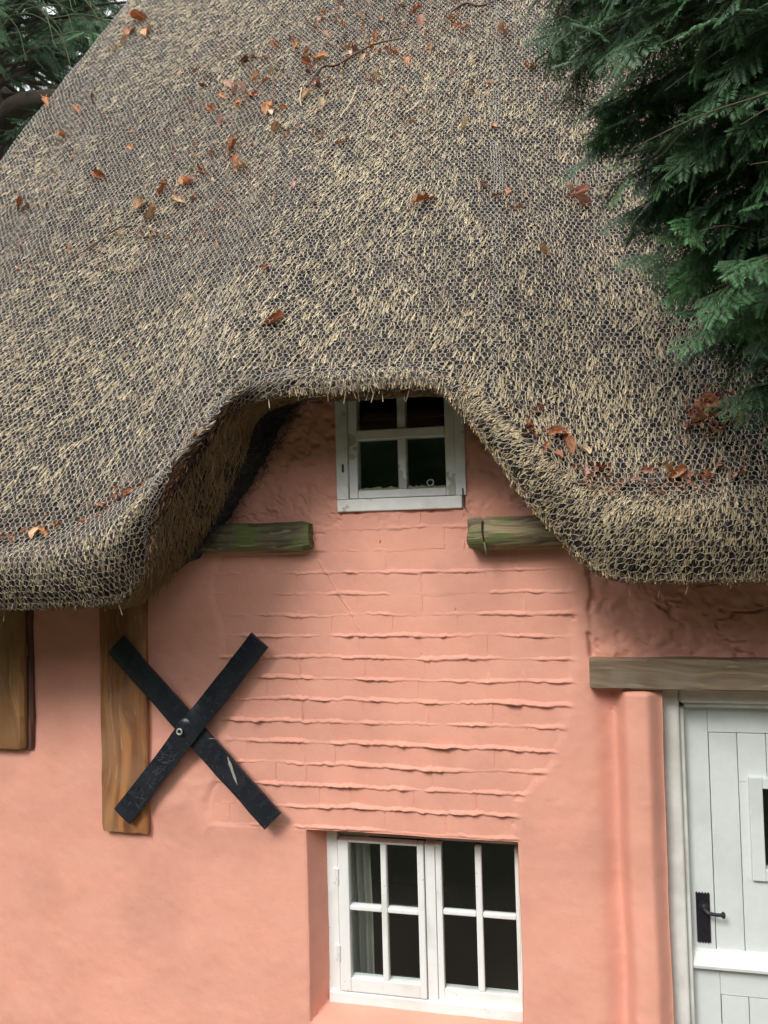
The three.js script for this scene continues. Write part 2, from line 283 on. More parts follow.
{
  const lines = (a, b, fine0, fine1, step, coarse, extra) => { const s = []; for (let v = a; v < fine0; v += coarse) s.push(v); for (let v = fine0; v <= fine1; v += step) s.push(v); for (let v = fine1 + coarse; v < b; v += coarse) s.push(v); s.push(a, b, ...extra); s.sort((p, q) => p - q); return s.filter((v, i) => i === 0 || v - s[i - 1] > 0.0004); };
  const ex = [], ey = [], f = [-0.012, -0.006, -0.003, 0, 0.12, 0.35, 0.7, 1];
  for (const o of OPEN) for (const k of f) { const q = (s, e, dir) => s + dir * (k < 0 ? k : k * e); ex.push(q(o.x0, o.sl, 1), q(o.x1, o.sr, -1)); ey.push(q(o.y0, o.sb, 1), q(o.y1, o.st, -1)); }
  const xs = lines(WALL_FAR.L, WALL_FAR.R, -2.3, 0.8, 0.0062, 0.05, ex), ysA = lines(-0.15, 3.15, 0.45, 1.275, 0.0075, 0.05, ey).filter((v) => v < 1.275 || v > 2.4), ysB = lines(1.275, 2.4, 1.275, 2.4, 0.0038, 0.05, ey.filter((v) => v > 1.275 && v < 2.4)), ysC = lines(2.4, 2.95, 2.4, 2.95, 0.0062, 0.05, ey.filter((v) => v > 2.4 && v < 2.95));
  const ys = [...ysA.filter((v) => v < 1.275), ...ysB, ...ysC].sort((p, q) => p - q).filter((v, i, s) => i === 0 || v - s[i - 1] > 0.0004);
  const pos = new Float32Array(xs.length * ys.length * 3), uv = new Float32Array(xs.length * ys.length * 2), idx = [];
  const inHole = (x, y) => OPEN.some((o) => x > o.x0 + o.sl - 1e-4 && x < o.x1 - o.sr + 1e-4 && y > o.y0 + o.sb - 1e-4 && y < o.y1 - o.st + 1e-4);
  for (let j = 0; j < ys.length; j++) for (let i = 0; i < xs.length; i++) {
    let x = xs[i], y = ys[j], z = wallZ(x, y), du = 0, dv = 0;
    for (const o of OPEN) {
      const ix = Math.min((x - o.x0) / o.sl, (o.x1 - x) / o.sr), iy = Math.min((y - o.y0) / o.sb, (o.y1 - y) / o.st);
      if (ix > -1e-6 && iy > -1e-6) { // inside the opening: the reveal
        const t = Math.min(1, Math.min(ix, iy)); z = mix(z, -o.depth, Math.pow(t, 1.0)); if (ix < iy) du = t * o.depth * (x < (o.x0 + o.x1) / 2 ? 1 : -1); else dv = t * o.depth * (y < (o.y0 + o.y1) / 2 ? 1 : -1);
      } else { // just outside: the arris is worn round
        const dx = Math.max(o.x0 - x, x - o.x1, 0), dy = Math.max(o.y0 - y, y - o.y1, 0), d = Math.hypot(dx, dy), r = 0.012; if (d < r) z -= 0.0055 * (1 - Math.sqrt(1 - (1 - d / r) ** 2));
      }
    }
    const wx = 0.0045 * sn(y * 5 + x, x * 0.6, 3, 480), wy = 0.003 * sn(x * 6, y * 0.6 + 3, 3, 481), n = (j * xs.length + i);
    pos[n * 3] = x + wx; pos[n * 3 + 1] = y + wy; pos[n * 3 + 2] = z; uv[n * 2] = (x + du) * 0.83; uv[n * 2 + 1] = (y + dv) * 0.83;
  }
  for (let j = 0; j + 1 < ys.length; j++) for (let i = 0; i + 1 < xs.length; i++) {
    if (inHole((xs[i] + xs[i + 1]) / 2, (ys[j] + ys[j + 1]) / 2)) continue;
    const a = j * xs.length + i, b = a + 1, c = a + xs.length, d = c + 1; idx.push(a, b, c, b, d, c);
  }
  const g = new THREE.BufferGeometry(); g.setAttribute('position', new THREE.BufferAttribute(pos, 3)); g.setAttribute('uv', new THREE.BufferAttribute(uv, 2)); g.setIndex(idx); g.computeVertexNormals();
  const wall = mesh('wall', g, paintMat, cottage);
  // bricks, each its own piece standing a little proud of the bedding
  const R = rng(991);
  for (const [a, b, y0, y1, k] of bricks) {
    const nx = 5, ny = 2, p = [], t = [], id = [], seed = Math.floor(R() * 1e5), tilt = (R() - 0.5) * 0.012, tip = (R() - 0.5) * 0.04, zo = 0.0008 + R() * 0.0016, m = 0.0016 + R() * 0.0014;
    const X0 = a + m, X1 = b - m, xm = (X0 + X1) / 2, ym = (y0 + y1) / 2;
    const put = (x, y, z) => { p.push(x + 0.0045 * sn(y * 5 + x, x * 0.6, 3, 480), y + 0.003 * sn(x * 6, y * 0.6 + 3, 3, 481), z); t.push(x * 0.83, y * 0.83); };
    const base = wallLow(xm, ym);
    for (let j = 0; j <= ny; j++) for (let i = 0; i <= nx; i++) {
      const x = mix(X0, X1, i / nx), lo = y0 + jointDrift(x, k) + 0.001, hi = y1 + jointDrift(x, k + 1) - 0.003, y = mix(lo, hi, j / ny), ed = (i === 0 || i === nx || j === 0 || j === ny);
      put(x + (ed ? 0.0025 * (R() - 0.5) : 0), y + (ed ? 0.0025 * (R() - 0.5) : 0), wallLow(x, y) + zo + (x - xm) * tilt + (y - ym) * tip + 0.0004 * sn(x * 17, y * 25, 2, seed) - (ed ? 0.0011 : 0));
    }
    for (let j = 0; j < ny; j++) for (let i = 0; i < nx; i++) { const q = j * (nx + 1) + i; id.push(q, q + 1, q + nx + 1, q + 1, q + nx + 2, q + nx + 1); }
    const ring = []; for (let i = 0; i <= nx; i++) ring.push(i); for (let j = 1; j <= ny; j++) ring.push(j * (nx + 1) + nx); for (let i = nx - 1; i >= 0; i--) ring.push(ny * (nx + 1) + i); for (let j = ny - 1; j > 0; j--) ring.push(j * (nx + 1));
    const s0 = p.length / 3; for (const r of ring) { const x = p[r * 3], y = p[r * 3 + 1]; p.push(x + (x - xm) * 0.02, y + (y - ym) * 0.04, base - 0.02); t.push(x * 0.83, y * 0.83); }
    for (let r = 0; r < ring.length; r++) { const A = ring[r], Bq = ring[(r + 1) % ring.length], c = s0 + r, d = s0 + (r + 1) % ring.length; id.push(c, d, A, d, Bq, A); }
    mesh('brick', toCreasedNormals(geoOf(p, id, t), 0.6), paintMat, wall);
  }
}
function wallLow(x, y) { return 0.011 * sn(x * 1.5 + 7, y * 1.5, 3, 411) + 0.0032 * sn(x * 5, y * 6, 3, 412); }

// --- the rest of the shell: side and back walls, dark rooms behind the panes
{
  const s = (name, x0, x1, y0, y1, z0, z1, mat) => mesh(name, bar(x0, x1, y0, y1, z0, z1, 0.004, 'y', 0.83), mat, cottage);
  s('side_wall', WALL_FAR.L, WALL_FAR.L + 0.22, -0.15, 2.3, -3.3, -0.03, paintMat); s('side_wall', WALL_FAR.R - 0.22, WALL_FAR.R, -0.15, 2.3, -3.3, -0.03, paintMat);
  s('back_wall', WALL_FAR.L, WALL_FAR.R, -0.15, 2.3, -3.55, -3.31, paintMat);
  s('floor', WALL_FAR.L + 0.23, WALL_FAR.R - 0.23, -0.1, -0.02, -3.3, -0.14, roomMat);
  s('ceiling', WALL_FAR.L + 0.23, WALL_FAR.R - 0.23, 2.12, 2.2, -3.3, -0.03, roomMat);
  s('partition', -1.9, -1.85, -0.02, 2.11, -3.3, -0.16, roomMat); s('partition', 0.1, 0.16, -0.02, 2.11, -3.3, -0.16, roomMat);
  s('partition', -1.84, 0.09, -0.02, 2.11, -2.6, -2.54, roomMat);
  // attic: knee walls and back wall close the upper room
  s('partition', -1.1, -1.05, 2.21, 2.95, -1.6, -0.05, roomMat); s('partition', 0.0, 0.05, 2.21, 2.95, -1.6, -0.05, roomMat); s('partition', -1.04, -0.01, 2.21, 2.95, -1.6, -1.55, roomMat); s('ceiling', -1.1, 0.05, 2.96, 3.02, -1.6, -0.05, roomMat);
}

// --- windows
function pane(x0, x1, y0, y1, z, parent) { mesh('pane', bar(x0 - 0.006, x1 + 0.006, y0 - 0.006, y1 + 0.006, z - 0.0015, z + 0.0015, 0.0005, 'y', 3, 1), glassMat, parent); }
{ // lower window: an opening casement on the left, a fixed light on the right
  const w = part('window', cottage), z = -0.105, W = whiteMat, m = (n, ...a) => mesh(n, bar(...a), W, w);
  m('frame', -0.842, -0.79, 0.6, 1.3, z - 0.06, z, 0.003); m('frame', -0.148, -0.1, 0.6, 1.3, z - 0.06, z, 0.003);
  m('frame', -0.79, -0.148, 1.2225, 1.3, z - 0.06, z - 0.03, 0.003, 'x'); m('sill', -0.83, -0.13, 0.6, 0.684, z - 0.06, z + 0.012, 0.005, 'x');
  m('mullion', -0.472, -0.436, 0.684, 1.218, z - 0.06, z + 0.001, 0.003);
  // casement
  const zc = z + 0.012; m('stile', -0.787, -0.747, 0.688, 1.22, z - 0.03, zc, 0.004); m('stile', -0.498, -0.474, 0.688, 1.22, z - 0.03, zc, 0.004);
  m('rail', -0.7475, -0.4975, 0.688, 0.736, z - 0.03, zc - 0.001, 0.004, 'x'); m('rail', -0.7475, -0.4975, 1.212, 1.22, z - 0.03, zc - 0.001, 0.004, 'x');
  m('glazing_bar', -0.631, -0.609, 0.736, 1.212, z - 0.022, zc - 0.004, 0.005); m('glazing_bar', -0.7475, -0.631, 0.971, 0.989, z - 0.022, zc - 0.005, 0.005, 'x'); m('glazing_bar', -0.609, -0.4975, 0.971, 0.989, z - 0.022, zc - 0.005, 0.005, 'x');
  for (const [a, b] of [[-0.7475, -0.631], [-0.609, -0.498]]) for (const [c, d] of [[0.736, 0.971], [0.989, 1.212]]) pane(a, b, c, d, z - 0.012, w);
  for (const y of [0.82, 1.09]) { const h = mesh('hinge', new THREE.CylinderGeometry(0.006, 0.006, 0.055, 10), W, w); h.position.set(-0.789, y, zc + 0.001); mesh('hinge', bar(-0.806, -0.79, y - 0.026, y + 0.026, z, z + 0.006, 0.002), W, w); }
  // fixed light
  const zf = z - 0.004; m('stile', -0.4355, -0.414, 0.684, 1.218, z - 0.04, zf, 0.003); m('rail', -0.414, -0.148, 0.684, 0.722, z - 0.04, zf - 0.001, 0.003, 'x');
  m('stile', -0.16, -0.148, 0.722, 1.218, z - 0.04, zf - 0.002, 0.003);
  m('glazing_bar', -0.297, -0.274, 0.722, 1.218, z - 0.03, zf - 0.003, 0.005); m('glazing_bar', -0.414, -0.297, 0.974, 0.992, z - 0.03, zf - 0.004, 0.005, 'x'); m('glazing_bar', -0.274, -0.16, 0.974, 0.992, z - 0.03, zf - 0.004, 0.005, 'x');
  for (const [a, b] of [[-0.414, -0.297], [-0.274, -0.16]]) for (const [c, d] of [[0.722, 0.974], [0.992, 1.218]]) pane(a, b, c, d, z - 0.02, w);
}
{ // small upper window, old flaking paint
  const w = part('window', cottage), z = 0.004, W = oldWhiteMat, m = (n, ...a) => mesh(n, bar(...a), W, w);
  m('frame', -0.73, -0.688, 2.436, 2.86, z - 0.07, z + 0.006, 0.004); m('frame', -0.312, -0.276, 2.4358, 2.86, z - 0.07, z + 0.006, 0.004);
  m('sill', -0.728, -0.29, 2.392, 2.4355, z - 0.07, z + 0.012, 0.005, 'x'); m('frame', -0.688, -0.312, 2.82, 2.86, z - 0.07, z, 0.004, 'x');
  const zs = z - 0.006;
  m('stile', -0.687, -0.655, 2.438, 2.82, z - 0.06, zs, 0.004); m('stile', -0.346, -0.313, 2.438, 2.82, z - 0.06, zs, 0.004);
  m('rail', -0.655, -0.346, 2.438, 2.466, z - 0.06, zs - 0.001, 0.004, 'x'); m('rail', -0.655, -0.346, 2.642, 2.676, z - 0.06, zs + 0.004, 0.004, 'x'); m('rail', -0.655, -0.346, 2.79, 2.82, z - 0.06, zs - 0.001, 0.004, 'x');
  m('glazing_bar', -0.512, -0.482, 2.466, 2.642, z - 0.05, zs - 0.003, 0.005); m('glazing_bar', -0.512, -0.482, 2.676, 2.79, z - 0.05, zs - 0.005, 0.005);
  for (const [a, b] of [[-0.655, -0.512], [-0.482, -0.346]]) for (const [c, d] of [[2.466, 2.642], [2.676, 2.79]]) pane(a, b, c, d, z - 0.03, w);
  // crumbling putty along the lower panes
  const R = rng(31), putty = std({ color: new THREE.Color(0.33, 0.33, 0.22), roughness: 0.95 });
  for (const [a, b] of [[-0.655, -0.512], [-0.482, -0.346]]) { const p = [], id = []; const n = 22; for (let i = 0; i <= n; i++) { const x = mix(a, b, i / n), hgt = 0.006 + 0.01 * R() * R(); p.push(x, 2.4655, zs - 0.004, x, 2.4655 + hgt, zs - 0.014); if (i < n) id.push(2 * i, 2 * i + 2, 2 * i + 1, 2 * i + 1, 2 * i + 2, 2 * i + 3); } mesh('putty', geoOf(p, id, new Array(p.length / 3 * 2).fill(0)), putty, w); }
  const ring = mesh('stay_ring', new THREE.TorusGeometry(0.011, 0.0022, 6, 18), zincMat, w); ring.position.set(-0.4, 2.484, zs - 0.002); ring.rotation.x = -0.3;
  mesh('catch', bar(-0.7085, -0.7005, 2.53, 2.56, z + 0.0055, z + 0.012, 0.003), std({ color: new THREE.Color(0.1, 0.09, 0.07), roughness: 0.6, metalness: 0.4 }), w);
  mesh('bracket', tube([V(-0.288, 2.46, z + 0.008), V(-0.286, 2.42, z + 0.012), V(-0.284, 2.396, z + 0.014), V(-0.276, 2.389, z + 0.016)], 0.0025, 0.002, 5), std({ color: new THREE.Color(0.1, 0.1, 0.1), roughness: 0.6, metalness: 0.5 }), w);
}

// --- timbers on the wall
{
  const p1 = part('timber_post', cottage); mesh('face_board', timber(-1.646, -1.461, 1.25, 2.2, 0.0, 0.036, 'y', 0.0028, 12), boardMat, p1);
  const p2 = part('timber_post', cottage); mesh('backing_board', timber(-2.36, -1.936, 1.535, 2.18, 0.0, 0.028, 'y', 0.0022, 23), boardDarkMat, p2); mesh('face_board', timber(-2.35, -1.957, 1.541, 2.18, 0.028, 0.056, 'y', 0.002, 31, 1, 0.012), boardPaleMat, p2);
  mesh('beam_end', timber(-1.34, -0.818, 2.264, 2.362, 0.0, 0.066, 'x', 0.0075, 41, 2.2, 0.014), mossMat, cottage);
  // round pole beside the window: bark-stripped log with a split collar near its cut end
  const log = part('log_purlin', cottage), pos = [], idx = [], uv = [], n = 46, m = 22;
  for (let i = 0; i <= n; i++) {
    const s = i / n, x = mix(-0.268, 0.2, s), taper = 0.051 + 0.004 * Math.sin(s * 5 + 1), end = i === 0 ? 0.86 : i === 1 ? 0.97 : 1, cy = 2.306 - 0.006 * s;
    for (let k = 0; k <= m; k++) {
      const a = k / m * Math.PI * 2, r = taper * end * (1 + 0.16 * sn(Math.cos(a) * 2.4 + x * 5, Math.sin(a) * 2.4 + x * 3, 4, 501)) - (x > -0.222 && x < -0.208 ? 0.006 * sst(-0.2, 0.6, Math.sin(a * 1 + 0.5)) : 0) + 0.005 * gau(x + 0.06, 0.03) * Math.max(0, Math.cos(a - 1.2));
      pos.push(x + (i < 2 ? 0.004 * Math.sin(a * 3) : 0), cy + r * Math.sin(a), 0.045 + r * Math.cos(a)); uv.push(k / m * 0.8, x * 2.4);
    }
  }
  for (let i = 0; i < n; i++) for (let k = 0; k < m; k++) { const a = i * (m + 1) + k, b = a + 1, c = a + m + 1, d = c + 1; idx.push(a, c, b, b, c, d); }
  const c0 = pos.length / 3; pos.push(-0.271, 2.306, 0.045); uv.push(0.2, 0.1); for (let k = 0; k < m; k++) idx.push(c0, k, k + 1);
  mesh('pole', geoOf(pos, idx, uv), logMat, log);
  mesh('split', tube([V(-0.219, 2.345, 0.082), V(-0.2185, 2.31, 0.097), V(-0.215, 2.285, 0.097), V(-0.214, 2.262, 0.086)], 0.0038, 0.003, 5), std({ color: new THREE.Color(0.025, 0.02, 0.015), roughness: 1 }), log);
  mesh('splinter', tube([V(-0.213, 2.278, 0.096), V(-0.21, 2.255, 0.098), V(-0.2065, 2.235, 0.095)], 0.005, 0.0012, 5), logEndMat, log);
  mesh('splinter', tube([V(-0.2145, 2.262, 0.0935), V(-0.209, 2.235, 0.097), V(-0.2055, 2.222, 0.094)], 0.0035, 0.001, 5), std({ color: new THREE.Color(0.04, 0.03, 0.025), roughness: 1 }), log);
  mesh('lintel', timber(0.106, 1.5, 1.801, 1.896, -0.12, 0.055, 'x', 0.0022, 53, 1.2, 0.005), lintelMat, cottage);
}

// --- cross-shaped iron wall tie
{
  const tie = part('wall_tie', cottage), O = V(-1.287, 1.652, 0.058);
  const arm = (ax, ay, bx, by, z, w, bow) => { // flat bar, slightly cambered
    const L = Math.hypot(bx - ax, by - ay), g = new THREE.BoxGeometry(L, w, 0.012, 40, 8, 2), p = g.attributes.position;
    for (let i = 0; i < p.count; i++) { const x = p.getX(i), y = p.getY(i), s = x / (L / 2); let zz = p.getZ(i) + (p.getZ(i) > 0 ? 0.004 * (1 - (y / (w / 2)) ** 2) : 0); zz += bow * (Math.exp(-((x / 0.075) ** 4)) - 0.25) + 0.002 * sn(x * 12, y * 12, 2, 521); p.setZ(i, zz); p.setY(i, y * (1 + 0.03 * sn(x * 6, 2, 2, 523)) + 0.0015 * sn(x * 20, y > 0 ? 1 : 5, 2, 522)); }
    const c = toCreasedNormals(g, 0.6); metricUV(c, 'x', 2.2, L); c.rotateZ(Math.atan2(by - ay, bx - ax)); c.translate((ax + bx) / 2, (ay + by) / 2, z); return c;
  };
  mesh('arm', arm(-1.568, 1.934, -0.974, 1.327, 0.05, 0.084, 0.0), ironMat, tie);
  mesh('arm', arm(-1.547, 1.318, -1.007, 1.953, 0.059, 0.08, 0.014), ironMat, tie);
  mesh('nut', new THREE.CylinderGeometry(0.013, 0.0135, 0.016, 6).rotateX(Math.PI / 2).translate(-1.3, 1.636, 0.083), ironMat, tie);
  mesh('washer', new THREE.TorusGeometry(0.0095, 0.0032, 8, 20).translate(-1.3, 1.636, 0.092), zincMat, tie);
  mesh('boss', new THREE.SphereGeometry(0.036, 22, 12).scale(1, 1, 0.42).translate(-1.287, 1.648, 0.069), ironMat, tie);
  { // old cobweb on the lower arm and behind the hub
    const R = rng(88), it = [], mt = new THREE.Matrix4(), g = new THREE.CylinderGeometry(1, 1, 1, 4, 1, true), c = new THREE.Color(0.24, 0.24, 0.23);
    for (let i = 0; i < 70; i++) { const hub = R() < 0.45, s = R(), P = hub ? V(-1.4 + 0.14 * R(), 1.7 + 0.15 * R(), 0.02 + 0.04 * R()) : V(mix(-1.5, -1.33, s) + 0.05 * (R() - 0.5), mix(1.37, 1.57, s) + 0.05 * (R() - 0.5), 0.075 + 0.006 * R()), d = V(R() - 0.5, R() - 0.5, (R() - 0.5) * 0.2).normalize(), x = d.clone().cross(V(0, 0, 1)).normalize(), z = x.clone().cross(d), r = 0.00009 + 0.00014 * R(); mt.makeBasis(x.multiplyScalar(r), d.multiplyScalar(0.015 + 0.03 * R()), z.multiplyScalar(r)); mt.setPosition(P); it.push([mt.clone(), c]); }
    instanced('cobweb', g, strawMat, tie, it);
  }
  // paint scraped to the primer on the lower arm
  const sc = (x0, y0, x1, y1, w) => { const d = V(x1 - x0, y1 - y0, 0), n = V(-d.y, d.x, 0).normalize().multiplyScalar(w), p = [], id = [], k = 8; for (let i = 0; i <= k; i++) { const t = i / k, ww = Math.sin(Math.PI * Math.min(1, t * 0.9 + 0.08)) * (0.7 + 0.6 * h2(i, 3, 9)), x = mix(x0, x1, t) + 0.002 * (h2(i, 1, 4) - 0.5), y = mix(y0, y1, t); p.push(x - n.x * ww, y - n.y * ww, 0.0613, x + n.x * ww, y + n.y * ww, 0.0613); if (i < k) id.push(2 * i, 2 * i + 1, 2 * i + 2, 2 * i + 1, 2 * i + 3, 2 * i + 2); } return geoOf(p, id); };
  mesh('scrape', sc(-1.134, 1.545, -1.1, 1.45, 0.006), ironScratch, tie);
  mesh('scrape', sc(-1.205, 1.607, -1.175, 1.608, 0.0015), ironScratch, tie);
}

// --- door and its frame
{
  const fr = part('door_frame', cottage), m = (n, mat, par, ...a) => mesh(n, bar(...a), mat, par);
  m('jamb', frameMat, fr, 0.318, 0.385, -0.12, 1.81, -0.2, -0.042, 0.01); m('stop', frameMat, fr, 0.3855, 0.402, -0.12, 1.724, -0.2, -0.066, 0.006);
  m('head', frameMat, fr, 0.3855, 1.27, 1.742, 1.81, -0.2, -0.043, 0.01, 'x'); m('stop', frameMat, fr, 0.4025, 1.27, 1.724, 1.7415, -0.2, -0.067, 0.006, 'x'); m('jamb', frameMat, fr, 1.205, 1.27, -0.12, 1.723, -0.2, -0.07, 0.008);
  const d = part('door', cottage), z = -0.112, p = (n, ...a) => m(n, doorMat, d, ...a);
  // upper leaf
  p('stile', 0.405, 0.4805, 0.93, 1.72, z - 0.04, z, 0.0025); p('stile', 1.125, 1.2, 0.93, 1.72, z - 0.04, z, 0.0025); p('rail', 0.481, 1.1245, 1.635, 1.72, z - 0.04, z - 0.0005, 0.0025, 'x');
  const edges = [0.4825, 0.57, 0.657, 0.744, 0.831, 0.918, 1.005, 1.1235];
  const hole = [0.6, 0.985, 1.165, 1.496];
  for (let i = 0; i + 1 < edges.length; i++) {
    const a = edges[i] + 0.0009, b = edges[i + 1] - 0.0009, inHole = b > hole[0] + 0.01 && a < hole[1] - 0.01;
    if (!inHole) p('plank', a, b, 0.93, 1.633, z - 0.04, z - 0.004, 0.0028);
    else { p('plank', a, b, 0.93, hole[2] + 0.02, z - 0.04, z - 0.004, 0.0028); p('plank', a, b, hole[3] - 0.02, 1.633, z - 0.04, z - 0.004, 0.0028); if (a < hole[0]) p('plank', a, hole[0] + 0.03, hole[2] + 0.02, hole[3] - 0.02, z - 0.04, z - 0.0045, 0.0005); }
  }
  p('light_frame', 0.598, 0.638, 1.166, 1.496, z - 0.03, z + 0.012, 0.003); p('light_frame', 0.948, 0.988, 1.166, 1.496, z - 0.03, z + 0.012, 0.003); p('light_frame', 0.638, 0.948, 1.166, 1.204, z - 0.03, z + 0.0115, 0.003, 'x'); p('light_frame', 0.638, 0.948, 1.46, 1.496, z - 0.03, z + 0.0115, 0.003, 'x');
  pane(0.638, 0.948, 1.204, 1.46, z - 0.012, d);
  // weather bar and lower leaf
  mesh('weather_bar', (() => { const s = new THREE.Shape(); s.moveTo(0, 0); s.lineTo(0.034, 0.004); s.lineTo(0.036, 0.012); s.lineTo(0.012, 0.046); s.lineTo(0, 0.05); s.closePath(); const g = new THREE.ExtrudeGeometry(s, { depth: 0.8, bevelEnabled: true, bevelSize: 0.0015, bevelThickness: 0.0015, bevelSegments: 2 }); const pp = g.attributes.position; for (let i = 0; i < pp.count; i++) pp.setXYZ(i, 1.201 - pp.getZ(i), pp.getY(i) + 0.883, z - 0.002 + pp.getX(i)); g.computeVertexNormals(); return metricUV(toCreasedNormals(g, 0.5), 'x'); })(), whiteMat, d);
  p('stile', 0.405, 0.489, -0.1, 0.882, z - 0.042, z, 0.0025); p('stile', 1.125, 1.2, -0.1, 0.882, z - 0.042, z, 0.0025); p('rail', 0.4895, 1.1245, 0.79, 0.882, z - 0.042, z - 0.0005, 0.0025, 'x');
  const e2 = [0.491, 0.575, 0.66, 0.745, 0.83, 0.915, 1.0, 1.1235]; for (let i = 0; i + 1 < e2.length; i++) p('plank', e2[i] + 0.0009, e2[i + 1] - 0.0009, -0.1, 0.788, z - 0.042, z - 0.004, 0.0028);
  p('back_panel', 0.405, 1.2, -0.1, 0.875, z - 0.06, z - 0.044, 0.001); p('back_panel', 0.405, 0.6, 0.935, 1.72, z - 0.06, z - 0.044, 0.001); p('back_panel', 0.986, 1.2, 0.935, 1.72, z - 0.06, z - 0.044, 0.001); p('back_panel', 0.6005, 0.9855, 0.935, 1.167, z - 0.06, z - 0.044, 0.001); p('back_panel', 0.6005, 0.9855, 1.495, 1.72, z - 0.06, z - 0.044, 0.001);
  // latch plate with wavy ends, boss and lever
  const s = new THREE.Shape(), x0 = 0.424, x1 = 0.465, y0 = 0.956, y1 = 1.113; s.moveTo(x0, y0); for (let i = 1; i <= 12; i++) s.lineTo(mix(x0, x1, i / 12), y0 + (i < 12 ? 0.0035 * Math.sin(i * 1.57 * 1.5) : 0)); s.lineTo(x1, y1); for (let i = 11; i >= 0; i--) s.lineTo(mix(x0, x1, i / 12), y1 + (i > 0 ? 0.0035 * Math.sin(i * 1.57 * 1.5) : 0)); s.closePath();
  const pl = new THREE.ExtrudeGeometry(s, { depth: 0.003, bevelEnabled: true, bevelSize: 0.001, bevelThickness: 0.001, bevelSegments: 1 }); pl.translate(0, 0, z + 0.0015); mesh('handle_plate', metricUV(pl), handleMat, d);
  const h = mesh('handle', mergeGeometries([new THREE.CylinderGeometry(0.0135, 0.0155, 0.02, 18).rotateX(Math.PI / 2).translate(0.4445, 1.078, z + 0.0145), tube([V(0.4445, 1.075, z + 0.026), V(0.452, 1.067, z + 0.036), V(0.47, 1.0635, z + 0.04), V(0.496, 1.063, z + 0.04)], 0.0065, 0.0055, 10, 6), new THREE.SphereGeometry(0.0095, 14, 10).scale(0.75, 1.15, 1).translate(0.499, 1.063, z + 0.04), new THREE.SphereGeometry(0.011, 14, 10).scale(1, 1, 0.6).translate(0.4445, 1.078, z + 0.026)].map((g) => { const q = g.index ? g.toNonIndexed() : g; return q; })), handleMat, d); h.castShadow = true;
  mesh('keyhole', new THREE.CylinderGeometry(0.004, 0.004, 0.002, 10).rotateX(Math.PI / 2).translate(0.445, 0.995, z + 0.006), std({ color: new THREE.Color(0.003, 0.003, 0.003), roughness: 1 }), d);
}

// ---------------------------------------------------------------- thatched roof
// eave curves: crease above the eave roll, lip, inner edge of the return, line on the wall
const TC = [[-3.1, 2.3, 0.53], [-2.5, 2.3, 0.53], [-1.882, 2.302, 0.530], [-1.665, 2.307, 0.530], [-1.456, 2.335, 0.530], [-1.287, 2.397, 0.530], [-1.154, 2.470, 0.530], [-1.060, 2.550, 0.510], [-0.990, 2.639, 0.480], [-0.947, 2.723, 0.430], [-0.874, 2.784, 0.390], [-0.760, 2.813, 0.345], [-0.618, 2.817, 0.335], [-0.431, 2.813, 0.335], [-0.309, 2.788, 0.340], [-0.204, 2.715, 0.375], [-0.091, 2.599, 0.410], [0.002, 2.502, 0.430], [0.081, 2.444, 0.430], [0.159, 2.413, 0.430], [0.262, 2.404, 0.430], [0.363, 2.406, 0.430], [0.556, 2.419, 0.430], [1.1, 2.42, 0.43], [2.2, 2.42, 0.43], [3.6, 2.42, 0.43]];
const TL = [[-3.1, 2.075, 0.5], [-2.5, 2.08, 0.5], [-1.910, 2.105, 0.500], [-1.691, 2.113, 0.500], [-1.462, 2.121, 0.500], [-1.282, 2.132, 0.500], [-1.215, 2.197, 0.500], [-1.175, 2.325, 0.480], [-1.121, 2.461, 0.440], [-1.048, 2.585, 0.395], [-0.973, 2.703, 0.370], [-0.842, 2.743, 0.365], [-0.610, 2.742, 0.370], [-0.426, 2.745, 0.370], [-0.312, 2.729, 0.370], [-0.244, 2.660, 0.370], [-0.166, 2.553, 0.370], [-0.078, 2.419, 0.380], [-0.004, 2.323, 0.380], [0.076, 2.232, 0.380], [0.160, 2.177, 0.380], [0.312, 2.164, 0.380], [0.559, 2.164, 0.380], [1.1, 2.165, 0.38], [2.2, 2.165, 0.38], [3.6, 2.165, 0.38]];
const TI = [[-3.1, 2.1, 0.13], [-2.5, 2.1, 0.13], [-2.020, 2.109, 0.130], [-1.788, 2.118, 0.130], [-1.546, 2.126, 0.130], [-1.458, 2.093, 0.150], [-1.334, 2.162, 0.150], [-1.208, 2.287, 0.150], [-1.090, 2.452, 0.150], [-1.018, 2.593, 0.150], [-0.976, 2.703, 0.150], [-0.863, 2.765, 0.150], [-0.630, 2.771, 0.130], [-0.439, 2.774, 0.130], [-0.322, 2.757, 0.130], [-0.219, 2.698, 0.130], [-0.138, 2.587, 0.130], [-0.049, 2.451, 0.130], [0.026, 2.353, 0.130], [0.106, 2.262, 0.130], [0.160, 2.192, 0.130], [0.312, 2.179, 0.130], [0.559, 2.179, 0.130], [1.1, 2.18, 0.13], [2.2, 2.18, 0.13], [3.6, 2.18, 0.13]];
const TW = [[-3.1, 2.13, 0], [-2.5, 2.13, 0], [-2.020, 2.134, 0.000], [-1.788, 2.143, 0.000], [-1.546, 2.151, 0.000], [-1.497, 2.099, 0.000], [-1.315, 2.192, 0.000], [-1.203, 2.288, 0.000], [-1.056, 2.483, 0.000], [-0.945, 2.658, 0.000], [-0.887, 2.763, 0.000], [-0.822, 2.812, 0.000], [-0.630, 2.796, 0.000], [-0.439, 2.799, 0.000], [-0.322, 2.782, 0.000], [-0.199, 2.708, 0.000], [-0.118, 2.597, 0.000], [-0.029, 2.461, 0.000], [0.046, 2.363, 0.000], [0.126, 2.272, 0.000], [0.160, 2.217, 0.000], [0.312, 2.204, 0.000], [0.559, 2.204, 0.000], [1.1, 2.205, 0], [2.2, 2.205, 0], [3.6, 2.205, 0]];
const NP = TC.length - 1;
